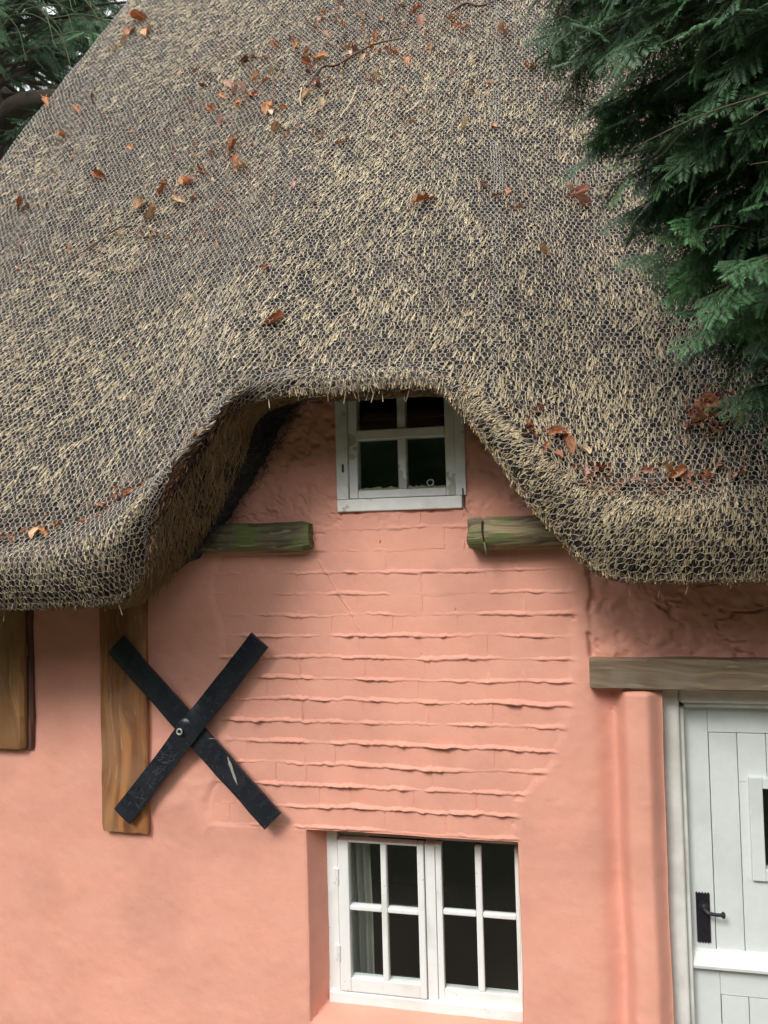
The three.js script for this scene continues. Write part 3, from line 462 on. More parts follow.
function crv(T, p) { // Catmull-Rom
  p = Math.min(NP - 1e-6, Math.max(0, p)); const i = Math.floor(p), t = p - i, a = T[Math.max(0, i - 1)], b = T[i], c = T[i + 1], d = T[Math.min(NP, i + 2)], o = [0, 0, 0];
  for (let k = 0; k < 3; k++) o[k] = 0.5 * (2 * b[k] + (c[k] - a[k]) * t + (2 * a[k] - 5 * b[k] + 4 * c[k] - d[k]) * t * t + (3 * b[k] - a[k] - 3 * c[k] + d[k]) * t * t * t);
  return o;
}
const PX = []; for (let i = 0; i <= 1500; i++) PX.push(crv(TC, i / 1500 * NP)[0]);
function pOfX(x) { let a = 0, b = 1500; while (b - a > 1) { const m = (a + b) >> 1; PX[m] <= x ? a = m : b = m; } return (a + Math.min(1, Math.max(0, (x - PX[a]) / (PX[b] - PX[a] + 1e-9)))) / 1500 * NP; }
const PITCH = 1.8, smin = (a, b, k) => { const h = Math.max(0, k - Math.abs(a - b)) / k; return Math.min(a, b) - h * h * k * 0.25; };
const yMain = (z) => smin(2.41 + PITCH * (0.43 - z), 2.41 + PITCH * (z + 3.55), 0.5);
function roofY(x, d, cy, cz) {
  const z = cz - d, e = cy - yMain(cz); let y = yMain(z) + e * Math.exp(-Math.pow(d / 0.85, 1.5));
  y = smin(y, 4.09 + 4 * (x + 2.555), 0.45);
  return y + 0.022 * sn(x * 1.7, z * 2.4, 3, 601) * sst(0, 0.3, d);
}
// table: horizontal run d for each column and each 4 cm of slope
const DV = 0.04, NV = 205, DT = [];
for (let i = 0; i <= NP * 12; i++) { const c = crv(TC, i / 12), row = [0]; let d = 0, y = roofY(c[0], 0, c[1], c[2]); for (let k = 1; k <= NV; k++) { for (let q = 0; q < 8; q++) { const y2 = roofY(c[0], d + 0.002, c[1], c[2]), g = (y2 - roofY(c[0], d, c[1], c[2])) / 0.002; d += DV / 8 / Math.sqrt(1 + Math.min(9, g * g)); } row.push(d); } DT.push(row); }
function band(p) { const c = crv(TC, p), l = crv(TL, p); return Math.hypot(c[0] - l[0], c[1] - l[1], c[2] - l[2]) * 1.12; }
const VREF = DT.map((row, i) => { const d = crv(TC, i / 12)[2] + 1.2; let k = 0; while (k < NV - 1 && row[k + 1] < d) k++; return (k + (d - row[k]) / (row[k + 1] - row[k] + 1e-9)) * DV; });
const vRef = (p) => { const f = Math.min(NP * 12 - 1e-6, p * 12), i = Math.floor(f); return mix(VREF[i], VREF[i + 1], f - i); }; // slope length from the crease to a level line near the ridge
function surf(p, v) { // v > 0 up the slope, v < 0 down over the eave roll
  const c = crv(TC, p);
  if (v < 0) {
    const l = crv(TL, p), b = band(p), t = Math.min(1, -v / b), s = b / 0.25, k = [(c[0] + l[0]) / 2, (c[1] + l[1]) / 2 + 0.03 * s, (c[2] + l[2]) / 2 + mix(0.105, 0.15, sst(-1.0, -1.3, c[0])) * s];
    return V(...[0, 1, 2].map((q) => (1 - t) * (1 - t) * c[q] + 2 * t * (1 - t) * k[q] + t * t * l[q]));
  }
  const fi = Math.min(NP * 12 - 1e-6, p * 12), i = Math.floor(fi), f = fi - i, fv = Math.min(NV - 1e-6, v / DV), k = Math.floor(fv), g = fv - k;
  const d = mix(mix(DT[i][k], DT[i][k + 1], g), mix(DT[i + 1][k], DT[i + 1][k + 1], g), f);
  return V(c[0], roofY(c[0], d, c[1], c[2]), c[2] - d);
}
function frame(p, v) { // point, normal, down-slope, across
  const P = surf(p, v), dn = surf(p, v - 0.012).sub(v < 0 && -v + 0.012 > band(p) ? surf(p, v + 0.012).sub(P).negate().add(P) : P), ac = surf(p + 0.02, v).sub(surf(p - 0.02, v));
  if (v < 0 && -v + 0.012 > band(p)) dn.copy(P).sub(surf(p, v + 0.012));
  dn.normalize(); const n = ac.clone().cross(dn).negate().normalize(); if (n.z < 0 && n.y < 0) n.negate(); const a = dn.clone().cross(n).normalize(); return { P, n, dn, a };
}
let roof;
{
  const pos = [], uv = [], idx = [], ps = []; for (let i = 0; i <= NP * 10; i++) ps.push(i / 10);
  const rows = [['W'], ['I']]; for (let k = 0; k <= 7; k++) rows.push(['b', 1 - k / 8]); for (let v = 0; v < 7.9; v += v < 4.2 ? 0.05 : 0.12) rows.push(['v', v]);
  for (const p of ps) { const b = band(p); rows.forEach((r, j) => { let q; if (r[0] === 'W') q = V(...crv(TW, p)).add(V(0, 0.03, -0.02)); else if (r[0] === 'I') q = V(...crv(TI, p)); else if (r[0] === 'b') q = surf(p, -b * r[1]); else q = surf(p, r[1]); const n = r[0] === 'v' || r[0] === 'b' ? 0.003 * sn(q.x * 14, q.y * 14, 3, 603) - 0.005 : 0; pos.push(q.x, q.y + n * 0.5, q.z + n); uv.push(q.x, r[0] === 'v' ? r[1] : -0.1 * j); }); }
  const M = rows.length; for (let i = 0; i + 1 < ps.length; i++) for (let j = 0; j + 1 < M; j++) { const a = i * M + j, b = a + 1, c = a + M, d = c + 1; idx.push(a, c, b, b, c, d); }
  roof = mesh('thatched_roof', geoOf(pos, idx, uv), thatchMat, cottage);
}
// straw: short lengths of weathered stalk lying down the slope
const stalk = (() => { const p = [], id = [], r = [[-0.5, 0.7], [0.2, 1], [0.5, 0.85]]; for (const [x, s] of r) for (let k = 0; k < 3; k++) { const a = k / 3 * Math.PI * 2 + 0.5; p.push(x, Math.cos(a) * s, Math.sin(a) * s); } for (let i = 0; i < 2; i++) for (let k = 0; k < 3; k++) { const a = i * 3 + k, b = i * 3 + (k + 1) % 3; id.push(a, b, a + 3, b, b + 3, a + 3); } id.push(6, 7, 8); return geoOf(p, id); })();
const PALE = [0.55, 0.435, 0.255], GREY = [0.34, 0.265, 0.175], DARK = [0.075, 0.057, 0.042], RUST = [0.2, 0.1, 0.06], GOLD = [0.42, 0.28, 0.11];
{
  const R = rng(4242), it = [], mt = new THREE.Matrix4(), X = V(), Y = V(), Z = V();
  const add = (P, dir, nrm, len, rad, col, flat = 0.7) => { X.copy(dir).normalize(); Z.crossVectors(X, nrm).normalize(); Y.crossVectors(Z, X); mt.makeBasis(X.clone().multiplyScalar(len), Y.clone().multiplyScalar(rad * flat), Z.clone().multiplyScalar(rad)); mt.setPosition(P); it.push([mt.clone(), new THREE.Color(...col)]); };
  const tone = (x, v, s) => { // natural variety of stalk colour: bleached patches, grey weathering, dark rot
    const ls = Math.min(1, Math.max(0, ((x + 2.05) * 0.55 + (v - 0.75) * 0.95) / 1.205)), streak = gau(Math.hypot(x + 2.05 - 0.55 * ls, v - 0.75 - 0.95 * ls), 0.17), a = fbm(x * 1.6 + v * 0.9, v * 1.9 - x * 0.6, 3, 611), b = fbm(x * 9, v * 7, 3, 612), r = R();
    const right = sst(-1.0, 0.3, x) * sst(2.3, 0.2, v), pale = 0.07 + 0.36 * sst(0.45, 0.66, a) + 0.22 * (b - 0.5) * 2 + 0.26 * right + 0.4 * streak, dark = 0.62 + 0.55 * (1 - b) - 0.3 * right - 0.25 * streak;
    let c = r < pale ? cl(GREY, PALE, 0.55 + 0.6 * R()) : r < 1 - dark * 0.6 ? cl(GREY, DARK, R() * 0.75) : cl(DARK, [0.03, 0.022, 0.018], R());
    if (R() < 0.05) c = cl(c, RUST, 0.7);
    const bright = 0.75 + 0.5 * R(); return c.map((q) => q * bright);
  };
  const lean = (x) => mix(0.14, 0.62, sst(0.3, -2.0, x)); // stalks lean towards the verge on the left
  for (let n = 0; n < 190000; n++) {
    const x = mix(-2.95, 1.25, R()), v = 4.0 * Math.pow(R(), 1.05), p = pOfX(x); if (x > 0.75 && R() < 0.4) continue;
    const { P, n: nn, dn, a } = frame(p, v), yaw = -lean(x) + (R() - 0.5) * (R() < 0.12 ? 1.6 : 0.55) + 0.35 * sn(x * 4, v * 4, 2, 615), d = dn.clone().multiplyScalar(Math.cos(yaw)).addScaledVector(a, Math.sin(yaw) * (a.x > 0 ? 1 : -1)).addScaledVector(nn, -0.03 + 0.13 * R());
    const len = (0.018 + 0.034 * R()) * mix(1, 0.75, sst(-0.6, -1.8, x)); P.addScaledVector(nn, -0.009 + 0.0105 * R()); add(P, d, nn, len, (0.0015 + 0.0017 * R()) * mix(1, 1.15, sst(-0.6, 0.1, x)), tone(x, v));
  }
  // eave roll: cut ends turned down and out
  for (let n = 0; n < 56000; n++) {
    const x = mix(-2.7, 1.2, R()), p = pOfX(x), b = band(p), t = R(), v = -b * t; if (R() > b / 0.26 + 0.12) continue;
    const { P, n: nn, dn, a } = frame(p, v), yaw = (R() - 0.5) * 0.7 - 0.12, d = dn.clone().multiplyScalar(Math.cos(yaw)).addScaledVector(a, Math.sin(yaw) * (a.x > 0 ? 1 : -1)).addScaledVector(nn, 0.0 + 0.34 * R());
    P.addScaledVector(nn, -0.012 + 0.011 * R()); const c = tone(x, v); add(P, d, nn, 0.014 + 0.02 * R(), 0.0017 + 0.0015 * R(), c);
  }
  // ragged lip, with a few long strays
  for (let n = 0; n < 9500; n++) {
    const x = mix(-2.7, 1.2, R()), p = pOfX(x), P = V(...crv(TL, p)), d = V((R() - 0.5) * 0.7, -1, (R() - 0.35) * 0.9), long = R() < 0.006; P.x += (R() - 0.5) * 0.02; P.y += 0.014 * R(); P.z += (R() - 0.6) * 0.05;
    add(P, d, V(0, 0, 1), long ? 0.06 + 0.06 * R() : 0.014 + 0.045 * R() * R() * R(), 0.0012 + 0.0008 * R(), cl(tone(x, 0), GOLD, 0.2 * R()));
  }
  // return of the eave towards the wall: unnetted, combed golden brown straw
  for (let n = 0; n < 30000; n++) {
    const x = mix(-2.4, 1.0, R()), fl = x > -1.5 && x < -0.75; if (!fl && R() > 0.35) continue;
    const p = pOfX(x), L = V(...crv(TL, p)), I = V(...crv(TI, p)), t = R(), P = L.clone().lerp(I, t), ac = V(...crv(TL, p + 0.05)).sub(V(...crv(TL, p - 0.05))).normalize(), io = I.clone().sub(L).normalize(), nn = io.clone().cross(ac).normalize(); if (nn.y > 0) nn.negate();
    const yaw = (R() - 0.5) * 1.1 + 0.5, d = ac.clone().multiplyScalar(-Math.cos(yaw)).addScaledVector(io, Math.sin(yaw)).addScaledVector(nn, 0.05 + 0.12 * R()); P.addScaledVector(nn, -0.004 + 0.016 * R());
    add(P, d, nn, 0.03 + 0.06 * R(), 0.001 + 0.0008 * R(), cl(cl(GOLD, GREY, 0.25 + 0.5 * R()), DARK, R() * 0.6).map((q) => q * 1.15));
  }
  instanced('straw', stalk, strawMat, roof, it);
}
// near-black strip between the return and the wall, coloured to deepen that gap's shade
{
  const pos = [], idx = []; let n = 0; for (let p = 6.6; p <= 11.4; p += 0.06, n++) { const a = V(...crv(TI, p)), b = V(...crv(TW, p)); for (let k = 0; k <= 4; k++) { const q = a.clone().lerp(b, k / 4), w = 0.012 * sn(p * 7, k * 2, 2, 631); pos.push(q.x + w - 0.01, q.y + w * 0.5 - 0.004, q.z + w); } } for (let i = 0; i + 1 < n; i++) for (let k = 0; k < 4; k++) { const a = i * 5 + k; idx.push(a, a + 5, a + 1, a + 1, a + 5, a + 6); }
  mesh('eave_shade_strip', geoOf(pos, idx), gapShadeMat, roof);
  // loose netting strands over the beam end
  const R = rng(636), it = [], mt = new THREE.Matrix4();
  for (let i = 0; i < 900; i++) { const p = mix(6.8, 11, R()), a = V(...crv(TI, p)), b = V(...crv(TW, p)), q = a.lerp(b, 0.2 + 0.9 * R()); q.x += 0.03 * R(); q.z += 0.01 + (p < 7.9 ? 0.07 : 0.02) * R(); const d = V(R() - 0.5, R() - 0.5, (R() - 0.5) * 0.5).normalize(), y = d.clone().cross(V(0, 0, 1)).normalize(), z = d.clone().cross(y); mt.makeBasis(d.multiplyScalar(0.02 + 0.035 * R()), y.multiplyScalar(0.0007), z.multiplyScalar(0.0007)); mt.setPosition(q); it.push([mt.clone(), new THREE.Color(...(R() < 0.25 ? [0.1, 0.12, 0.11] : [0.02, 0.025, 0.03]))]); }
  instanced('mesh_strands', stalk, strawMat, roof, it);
}
const P_VERGE = pOfX(-2.2);
// hexagonal wire netting in overlapping lengths hung down the slope
{
  const w = 0.0196, a = w / Math.sqrt(3), it = [], up = V(0, 1, 0), mt = new THREE.Matrix4(), R = rng(717), cW = new THREE.Color();
  const seg = new THREE.CylinderGeometry(1, 1, 1, 5, 1, true); // unit wire
  const strips = [[-2.98, -2.05, 0.2, 0.02], [-2.06, -1.09, -0.12, 0.05], [-1.1, -0.15, 0.06, -0.03], [-0.165, 0.65, -0.08, 0.04], [0.64, 1.3, 0.1, 0.0]];
  strips.forEach(([x0, x1, sk, ph], s) => {
    const top = 3.85, bot = -0.75, nj = Math.ceil((top - bot) / (1.5 * a)), ni = Math.ceil((x1 - x0) / w), lift = 0.0125 + (s % 2) * 0.002, cache = new Map();
    const node = (i2, j, q) => { // i2 in half widths; q = 0 lower, 1 upper end
      const key = i2 + ',' + j + ',' + q; if (cache.has(key)) return cache.get(key);
      let x = x0 + i2 * w / 2, u = bot + j * 1.5 * a - (q - 0.5) * a, v = 0; const j1 = h2(i2, j * 2 + q, 31 + s) - 0.5, j2 = h2(i2, j * 2 + q, 57 + s) - 0.5;
      x += j1 * 0.0034 + sk * 0.12 * (1.5 - u) * 0.25 + 0.022 * sn(u * 1.9, x * 1.6, 2, 701 + s) + 0.006 * sn(u * 14, x * 10, 2, 703); u += j2 * 0.0034 + 0.012 * sn(x * 1.9, u * 1.1, 2, 705 + s) + ph;
      let out = null; if (x > -3 && x < 1.3) { const p = pOfX(x); v = vRef(Math.max(p, P_VERGE)) - u; if (v > -band(p)) { const f = frame(p, v); out = f.P.addScaledVector(f.n, lift + 0.007 * sn(x * 5, v * 5, 3, 707) + 0.003 * (h2(i2, j, 77) - 0.5)); } }
      cache.set(key, out); return out;
    };
    const wire = (A, B, r) => { if (!A || !B) return; const d = B.clone().sub(A), L = d.length(); if (L < 0.002 || L > 0.035) return; d.divideScalar(L); const X = d.clone().cross(Math.abs(d.y) < 0.9 ? up : V(1, 0, 0)).normalize(), Z = X.clone().cross(d); mt.makeBasis(X.multiplyScalar(r), d.multiplyScalar(L * 1.06), Z.multiplyScalar(r)); mt.setPosition(A.clone().add(B).multiplyScalar(0.5)); const g = 0.6 + 0.6 * R(); cW.setRGB(g, g * (0.97 + 0.03 * R()), g * (0.93 + 0.06 * R())); it.push([mt.clone(), cW.clone()]); };
    for (let j = 0; j < nj; j++) for (let i = 0; i < ni; i++) {
      const c = 2 * i + (j % 2); // left twist of this cell at half-width c
      const lo = node(c, j, 0), hi = node(c, j, 1); wire(lo, hi, 0.00135);
      wire(lo, node(c + 1, j + 1, 1), 0.0009); wire(lo, node(c - 1, j + 1, 1), 0.0009);
    }
  });
  instanced('wire_netting', seg, wireMat, roof, it);
  console.log('wires', it.length);
}

// ---------------------------------------------------------------- evergreens
const needleMat = new THREE.MeshPhysicalMaterial({ color: 0xffffff, roughness: 0.5, specularIntensity: 0.6, transmission: 0.12, thickness: 0, vertexColors: true });
const barkMat = std({ map: tex(256, 256, (u, v) => { const a = fbm(u * 10, v * 5, 4, 801, 5), b = fbm(u * 50, v * 20, 3, 802, 0 || 10); return cl([0.05, 0.036, 0.028], [0.15, 0.11, 0.08], 0.5 * a + 0.5 * b); }), bumpMap: paintBump, bumpScale: 0.012, roughness: 0.95 });
const twigMat = std({ color: new THREE.Color(0.09, 0.065, 0.045), roughness: 0.9 });
// a spray of yew: shoots with two ranks of flat needles; +x is its length, y its upper side
function spray(seed, len, sides, nl = 0.023) {
  const R = rng(seed), pos = [], idx = [], col = [];
  const needle = (o, d, up, L, w, c) => { // four faces, folded along the middle, tip bent down
    const s = d.clone().cross(up).normalize(), b = pos.length / 3, m = o.clone().addScaledVector(d, L * 0.5).addScaledVector(up, 0.001), t = o.clone().addScaledVector(d, L).addScaledVector(up, -0.003 - 0.003 * R());
    const put = (q, k) => { pos.push(q.x, q.y, q.z); col.push(c[0] * k, c[1] * k, c[2] * k); };
    put(o, 1); put(m.clone().addScaledVector(s, w).addScaledVector(up, -0.0006), 1); put(m.clone().addScaledVector(s, -w).addScaledVector(up, -0.0006), 1); put(t, 1); put(m, 1);
    idx.push(b, b + 4, b + 1, b, b + 2, b + 4, b + 1, b + 4, b + 3, b + 4, b + 2, b + 3);
  };
  const shoot = (o, dir, L, w0) => {
    const up0 = V(0, 1, 0), n = Math.round(L / 0.0048), q = o.clone(), d = dir.clone().normalize(), brown = [0.07, 0.06, 0.03];
    const a0 = q.clone();
    for (let i = 0; i < n; i++) {
      d.y -= 0.009; d.normalize(); q.addScaledVector(d, 0.0048); const side = d.clone().cross(up0).normalize(), up = side.clone().cross(d).normalize(), t = i / n, k = nl * (0.72 + 0.4 * Math.sin(Math.PI * Math.min(1, t * 0.85 + 0.2))) * (0.85 + 0.3 * R());
      const young = t > 0.75 ? 1.35 : 1, tone = (0.75 + 0.5 * R()) * young, c = [0.045 * tone, 0.12 * tone, 0.042 * tone];
      for (const s of [-1, 1]) { if (R() < 0.08) continue; const nd = d.clone().multiplyScalar(0.45 + 0.35 * t + 0.25 * R()).addScaledVector(side, s).addScaledVector(up, -0.12 + 0.3 * (R() - 0.4)).normalize(); needle(q, nd, up, k, 0.0015, c); }
    }
    const g = [a0, q]; for (let e = 0; e < 2; e++) { const w = e ? 0.0006 : w0; for (const [yy, zz] of [[w, 0], [-w, w], [-w, -w]]) { pos.push(g[e].x, g[e].y + yy, g[e].z + zz); col.push(...brown); } } const b = pos.length / 3 - 6; for (let k = 0; k < 3; k++) idx.push(b + k, b + (k + 1) % 3, b + 3 + k, b + (k + 1) % 3, b + 3 + (k + 1) % 3, b + 3 + k);
  };
  shoot(V(0, 0, 0), V(1, 0.05, 0), len, 0.0014);
  for (let i = 0; i < sides; i++) { const t = 0.12 + 0.7 * i / sides, s = i % 2 ? 1 : -1; shoot(V(len * t, -0.1 * len * t * t, 0), V(0.75, 0.02 - 0.1 * R(), s * (0.65 + 0.3 * R())), len * (0.62 - 0.4 * t) * (0.8 + 0.4 * R()), 0.001); }
  return geoOf(pos, idx, null, col);
}
const sprays = [spray(11, 0.15, 5), spray(12, 0.17, 4), spray(13, 0.12, 4), spray(14, 0.19, 6)];
function bough(from, to, sag, n, R, out, list, opt) { // a drooping bough with sprays on both sides
  const mid = from.clone().lerp(to, 0.5); mid.y += sag; const c = new THREE.QuadraticBezierCurve3(from, mid, to), pts = []; for (let i = 0; i <= 6; i++) pts.push(c.getPoint(i / 6)); out.push(tube(pts, opt.r0 ?? 0.007, opt.r1 ?? 0.0015, 5, 2));
  for (let i = 0; i < n; i++) {
    const t = mix(opt.t0 ?? 0.2, 1, Math.pow((i + R() * 0.6) / n, 0.85)), P = c.getPoint(Math.min(1, t)), d = c.getTangent(Math.min(1, t)), side = d.clone().cross(V(0, 1, 0)).normalize(), s = i % 2 ? 1 : -1, last = i >= n - 1;
    const wild = opt.wild ?? 0.4, f = d.clone().multiplyScalar(last ? 1 : 0.7).addScaledVector(side, last ? 0 : s * (0.4 + 0.5 * R())).addScaledVector(V(0, -1, 0), (opt.droop ?? 0.2) + 0.5 * R()).add(V((R() - 0.5) * wild * 2, (R() - 0.5) * wild * 2, (R() - 0.5) * wild * 2)).normalize();
    const up = V((R() - 0.5) * (0.6 + wild), 1, (R() - 0.5) * (0.6 + wild) + (opt.tip ?? 0.35)), z = f.clone().cross(up).normalize(), y = z.clone().cross(f), k = (opt.scale ?? 1) * (0.75 + 0.5 * R()), m = new THREE.Matrix4().makeBasis(f.clone().multiplyScalar(k), y.multiplyScalar(k), z.multiplyScalar(k)); m.setPosition(P);
    const g = 0.6 + 0.8 * R() * R() + (R() < 0.06 ? 0.9 : 0); list[Math.floor(R() * sprays.length)].push([m, new THREE.Color(g * (opt.tint?.[0] ?? 1), g * (opt.tint?.[1] ?? 1), g * (opt.tint?.[2] ?? 1))]);
  }
}
{ // the yew beside the door, its crown reaching across the roof
  const tree = thing('yew_tree', 'dark green yew with drooping needle sprays overhanging the thatch at right', 'tree', [0, 0, 0]), R = rng(2024), wood = [], list = sprays.map(() => []);
  const trunkPts = [V(2.5, -0.15, 1.5), V(2.46, 1.2, 1.46), V(2.4, 2.6, 1.4), V(2.35, 4.2, 1.35), V(2.3, 5.6, 1.3)];
  mesh('trunk', tube(trunkPts, 0.26, 0.09, 14, 5), barkMat, tree);
  const limbs = [[V(2.38, 3.1, 1.38), V(1.7, 3.5, 1.2), V(1.05, 3.5, 0.9)], [V(2.36, 3.7, 1.36), V(1.6, 4.1, 1.1), V(0.95, 4.2, 0.8)], [V(2.4, 2.7, 1.4), V(1.6, 2.95, 1.1), V(1.05, 2.95, 0.8)]];
  for (const l of limbs) mesh('limb', tube(l, 0.07, 0.02, 9, 6), barkMat, tree);
  const tips = [[0.03, 3.53, 0.75], [0.02, 3.44, 0.8], [0.05, 3.3, 0.9], [0.085, 3.27, 0.8], [0.11, 3.2, 0.75], [0.135, 3.09, 0.8], [0.19, 3.05, 0.7], [0.225, 2.95, 0.75], [0.262, 2.885, 0.7], [0.335, 2.78, 0.7], [0.32, 2.79, 0.9], [0.42, 2.68, 0.65], [0.455, 2.63, 0.65], [0.51, 2.575, 0.6], [0.52, 2.51, 0.6], [0.06, 3.62, 0.8], [0.12, 3.45, 0.95], [0.2, 3.3, 1.0], [0.28, 3.12, 0.95], [0.16, 3.62, 0.7], [0.3, 3.4, 0.75], [0.34, 3.0, 0.85], [0.42, 2.85, 0.8], [0.5, 2.74, 0.75], [0.24, 3.2, 0.6], [0.3, 2.98, 0.55], [0.4, 3.2, 0.7], [0.45, 3.05, 0.75], [0.535, 2.48, 0.62], [0.55, 2.43, 0.6], [0.0, 3.58, 0.8]];
  for (const [x, y, z] of tips) for (let k = 0; k < 5; k++) {
    const j = k ? 0.11 : 0.0, to = V(x + 0.03 + j * (0.1 + 1.2 * R()), y + j * (R() - 0.4), z + j * (R() - 0.5) * 2), L = 0.3 + 0.3 * R();
    bough(to.clone().add(V(L, 0.1 + 0.22 * (R() - 0.2), 0.1 + 0.4 * (R() - 0.5))), to, 0.04, 20, R, wood, list, { t0: 0.0, scale: 0.62, wild: 0.75, r0: 0.004, r1: 0.001 });
  }
  // deeper layers, and the crown beyond the frame
  for (let i = 0; i < 190; i++) { const to = V(mix(0.42, 1.2, R()), mix(2.55, 3.95, R()), mix(0.5, 1.0, R())); to.x = Math.max(to.x, 0.28 + (3.4 - to.y) * 0.24); bough(to.clone().add(V(0.35 + 0.3 * R(), 0.15 + 0.2 * R(), 0.1 * R())), to, 0.05, 14, R, wood, list, { t0: 0, scale: 0.75, wild: 0.8, r0: 0.005, r1: 0.001 }); }
  for (let i = 0; i < 120; i++) { const a = R() * 6.28, e = Math.acos(1 - R() * 1.25), to = V(2.3 + 1.55 * Math.sin(e) * Math.cos(a), 4.1 + 1.9 * Math.cos(e), 1.3 + 1.35 * Math.sin(e) * Math.sin(a)); if (to.x < 0.9 && to.z > 1.1) continue; bough(V(2.35, to.y + 0.2, 1.35).lerp(to, 0.45), to, 0.15, 12, R, wood, list, { t0: 0.1, scale: 1.9, r0: 0.016 }); }
  mesh('branches', mergeGeometries(wood), barkMat, tree).userData.kind = 'stuff';
  // bare inner twigs
  const tw = []; for (let i = 0; i < 90; i++) { const a = V(mix(0.3, 0.85, R()), mix(2.75, 3.5, R()), mix(0.75, 1.1, R())), d = V(-0.5 + R() * 0.9, (R() - 0.55) * 0.25, (R() - 0.5) * 0.3); if (a.x < 0.3 + (3.4 - a.y) * 0.24) continue; tw.push(tube([a, a.clone().addScaledVector(d, 0.25).add(V(0, 0.01, 0)), a.clone().addScaledVector(d, 0.5)], 0.0022, 0.0007, 4, 3)); }
  mesh('twigs', mergeGeometries(tw), twigMat, tree).userData.kind = 'stuff';
  list.forEach((l, i) => instanced('needles', sprays[i], needleMat, tree, l));
}
// broad conifers: trunk, limbs and tiers of big sprays
function conifer(label, x, z, h, r, seed, group, opt = {}) {
  const t = thing('conifer_tree', label, 'tree', [0, 0, 0], group), R = rng(seed), wood = [], list = sprays.map(() => []);
  mesh('trunk', tube([V(x, -0.2, z), V(x + 0.1, h * 0.4, z), V(x, h * 0.75, z + 0.1), V(x, h, z)], 0.035 * h * 0.8, 0.03, 12, 5), barkMat, t);
  const n = opt.n ?? 130;
  for (let i = 0; i < n; i++) { const f = (i + R()) / n, y = mix(opt.y0 ?? h * 0.12, h, f), rr = r * Math.sqrt(Math.max(0.03, 1 - Math.pow(f, 1.6))) * (0.7 + 0.45 * R()), a = i * 2.4 + R(), to = V(x + rr * Math.cos(a), y - rr * 0.22, z + rr * Math.sin(a)); if (opt.keep && !opt.keep(to)) continue; bough(V(x, y, z), to, 0.18 * rr, opt.per ?? 20, R, wood, list, { t0: 0.22, scale: opt.scale ?? 4.6, r0: 0.03, r1: 0.004, tint: opt.tint, wild: opt.wild }); }
  mesh('branches', mergeGeometries(wood), barkMat, t).userData.kind = 'stuff';
  list.forEach((l, i) => instanced('foliage', sprays[i], needleMat, t, l));
  return t;
}
{ // behind the cottage, top left
  const t = conifer('dark conifer with bare arching twigs behind the left slope of the roof', -6.4, -5.2, 12.5, 4.2, 55, null, { n: 360, per: 34, scale: 1.5, y0: 4.5, wild: 0.8 });
  mesh('limb', tube([V(-6.4, 6.9, -5.2), V(-5.6, 7.05, -4.6), V(-4.9, 6.85, -4.2), V(-4.2, 6.6, -3.9)], 0.14, 0.06, 9, 6), barkMat, t);
  const R = rng(66), green = std({ color: new THREE.Color(0.085, 0.1, 0.045), roughness: 0.8 });
  for (let i = 0; i < 26; i++) { const a = V(mix(-5.2, -3.9, R()), mix(7.3, 8.3, R()), mix(-3.9, -3.4, R())), s = R() < 0.6 ? 1 : -1, L = 0.5 + 0.7 * R(); mesh('twig', tube([a, a.clone().add(V(s * L * 0.45, -0.08 * L, 0.05)), a.clone().add(V(s * L * 0.85, -0.45 * L, 0.08)), a.clone().add(V(s * L * 1.0, -0.9 * L, 0.1))], 0.0065, 0.003, 5, 4), green, t); }
  conifer('second conifer further off filling the gap behind the roof hip', -9.5, -9.5, 15, 4.6, 56, null, { n: 90, per: 30, scale: 2.4, y0: 4, wild: 0.8 });
}
// unseen hedges sized to close off low sky: sides added, front mirrored in panes
function hedge(label, x0, x1, z0, z1, h, seed, face) {
  const t = thing('unseen_hedge', label, 'hedge', [0, 0, 0]), R = rng(seed), list = sprays.map(() => []);
  const g = new THREE.BoxGeometry(x1 - x0, h, z1 - z0, Math.ceil((x1 - x0) / 0.5), Math.ceil(h / 0.5), Math.ceil((z1 - z0) / 0.5)), p = g.attributes.position; g.translate((x0 + x1) / 2, h / 2 - 0.15, (z0 + z1) / 2);
  for (let i = 0; i < p.count; i++) { const x = p.getX(i), y = p.getY(i), z = p.getZ(i), s = x + z; p.setXYZ(i, x + 0.25 * sn(y * 0.8, z * 0.8 + x, 3, seed), y + (y > h - 1 ? 0.55 * sn(s * 0.6, 3, 3, seed + 1) : 0), z + 0.25 * sn(x * 0.8, y * 0.8 + z, 3, seed + 2)); }
  g.computeVertexNormals(); mesh('inner_growth', g, std({ color: new THREE.Color(0.05, 0.075, 0.035), roughness: 1 }), t);
  const n = Math.round(((x1 - x0) + (z1 - z0)) * h * 9); for (let i = 0; i < n; i++) { const top = R() < 0.15, a = V(mix(x0, x1, R()), top ? h - 0.1 + 0.3 * R() : mix(-0.1, h, R()), mix(z0, z1, R())); if (!top) face === 'z' ? a.z = z0 - 0.1 + 0.15 * R() : a.x = (face === 'x' ? x1 + 0.1 - 0.15 * R() : x0 - 0.1 + 0.15 * R()); const f = V((R() - 0.5) + (face === 'x' ? 0.7 : face === '-x' ? -0.7 : 0), top ? 0.8 : (R() - 0.6) * 0.8, (R() - 0.5) - (face === 'z' ? 0.7 : 0)).normalize(), z = f.clone().cross(V(R() - 0.5, 1, R() - 0.5)).normalize(), y = z.clone().cross(f), k = 3 + 2.2 * R(), m = new THREE.Matrix4().makeBasis(f.multiplyScalar(k), y.multiplyScalar(k), z.multiplyScalar(k)); m.setPosition(a); const c = 0.7 + 0.7 * R(); list[Math.floor(R() * sprays.length)].push([m, new THREE.Color(c, c, c)]); }
  list.forEach((l, i) => instanced('foliage', sprays[i], needleMat, t, l));
}
hedge('tall dark clipped hedge across the lane facing the cottage front', -12, 11, 9.2, 11, 5.5, 91, 'z');
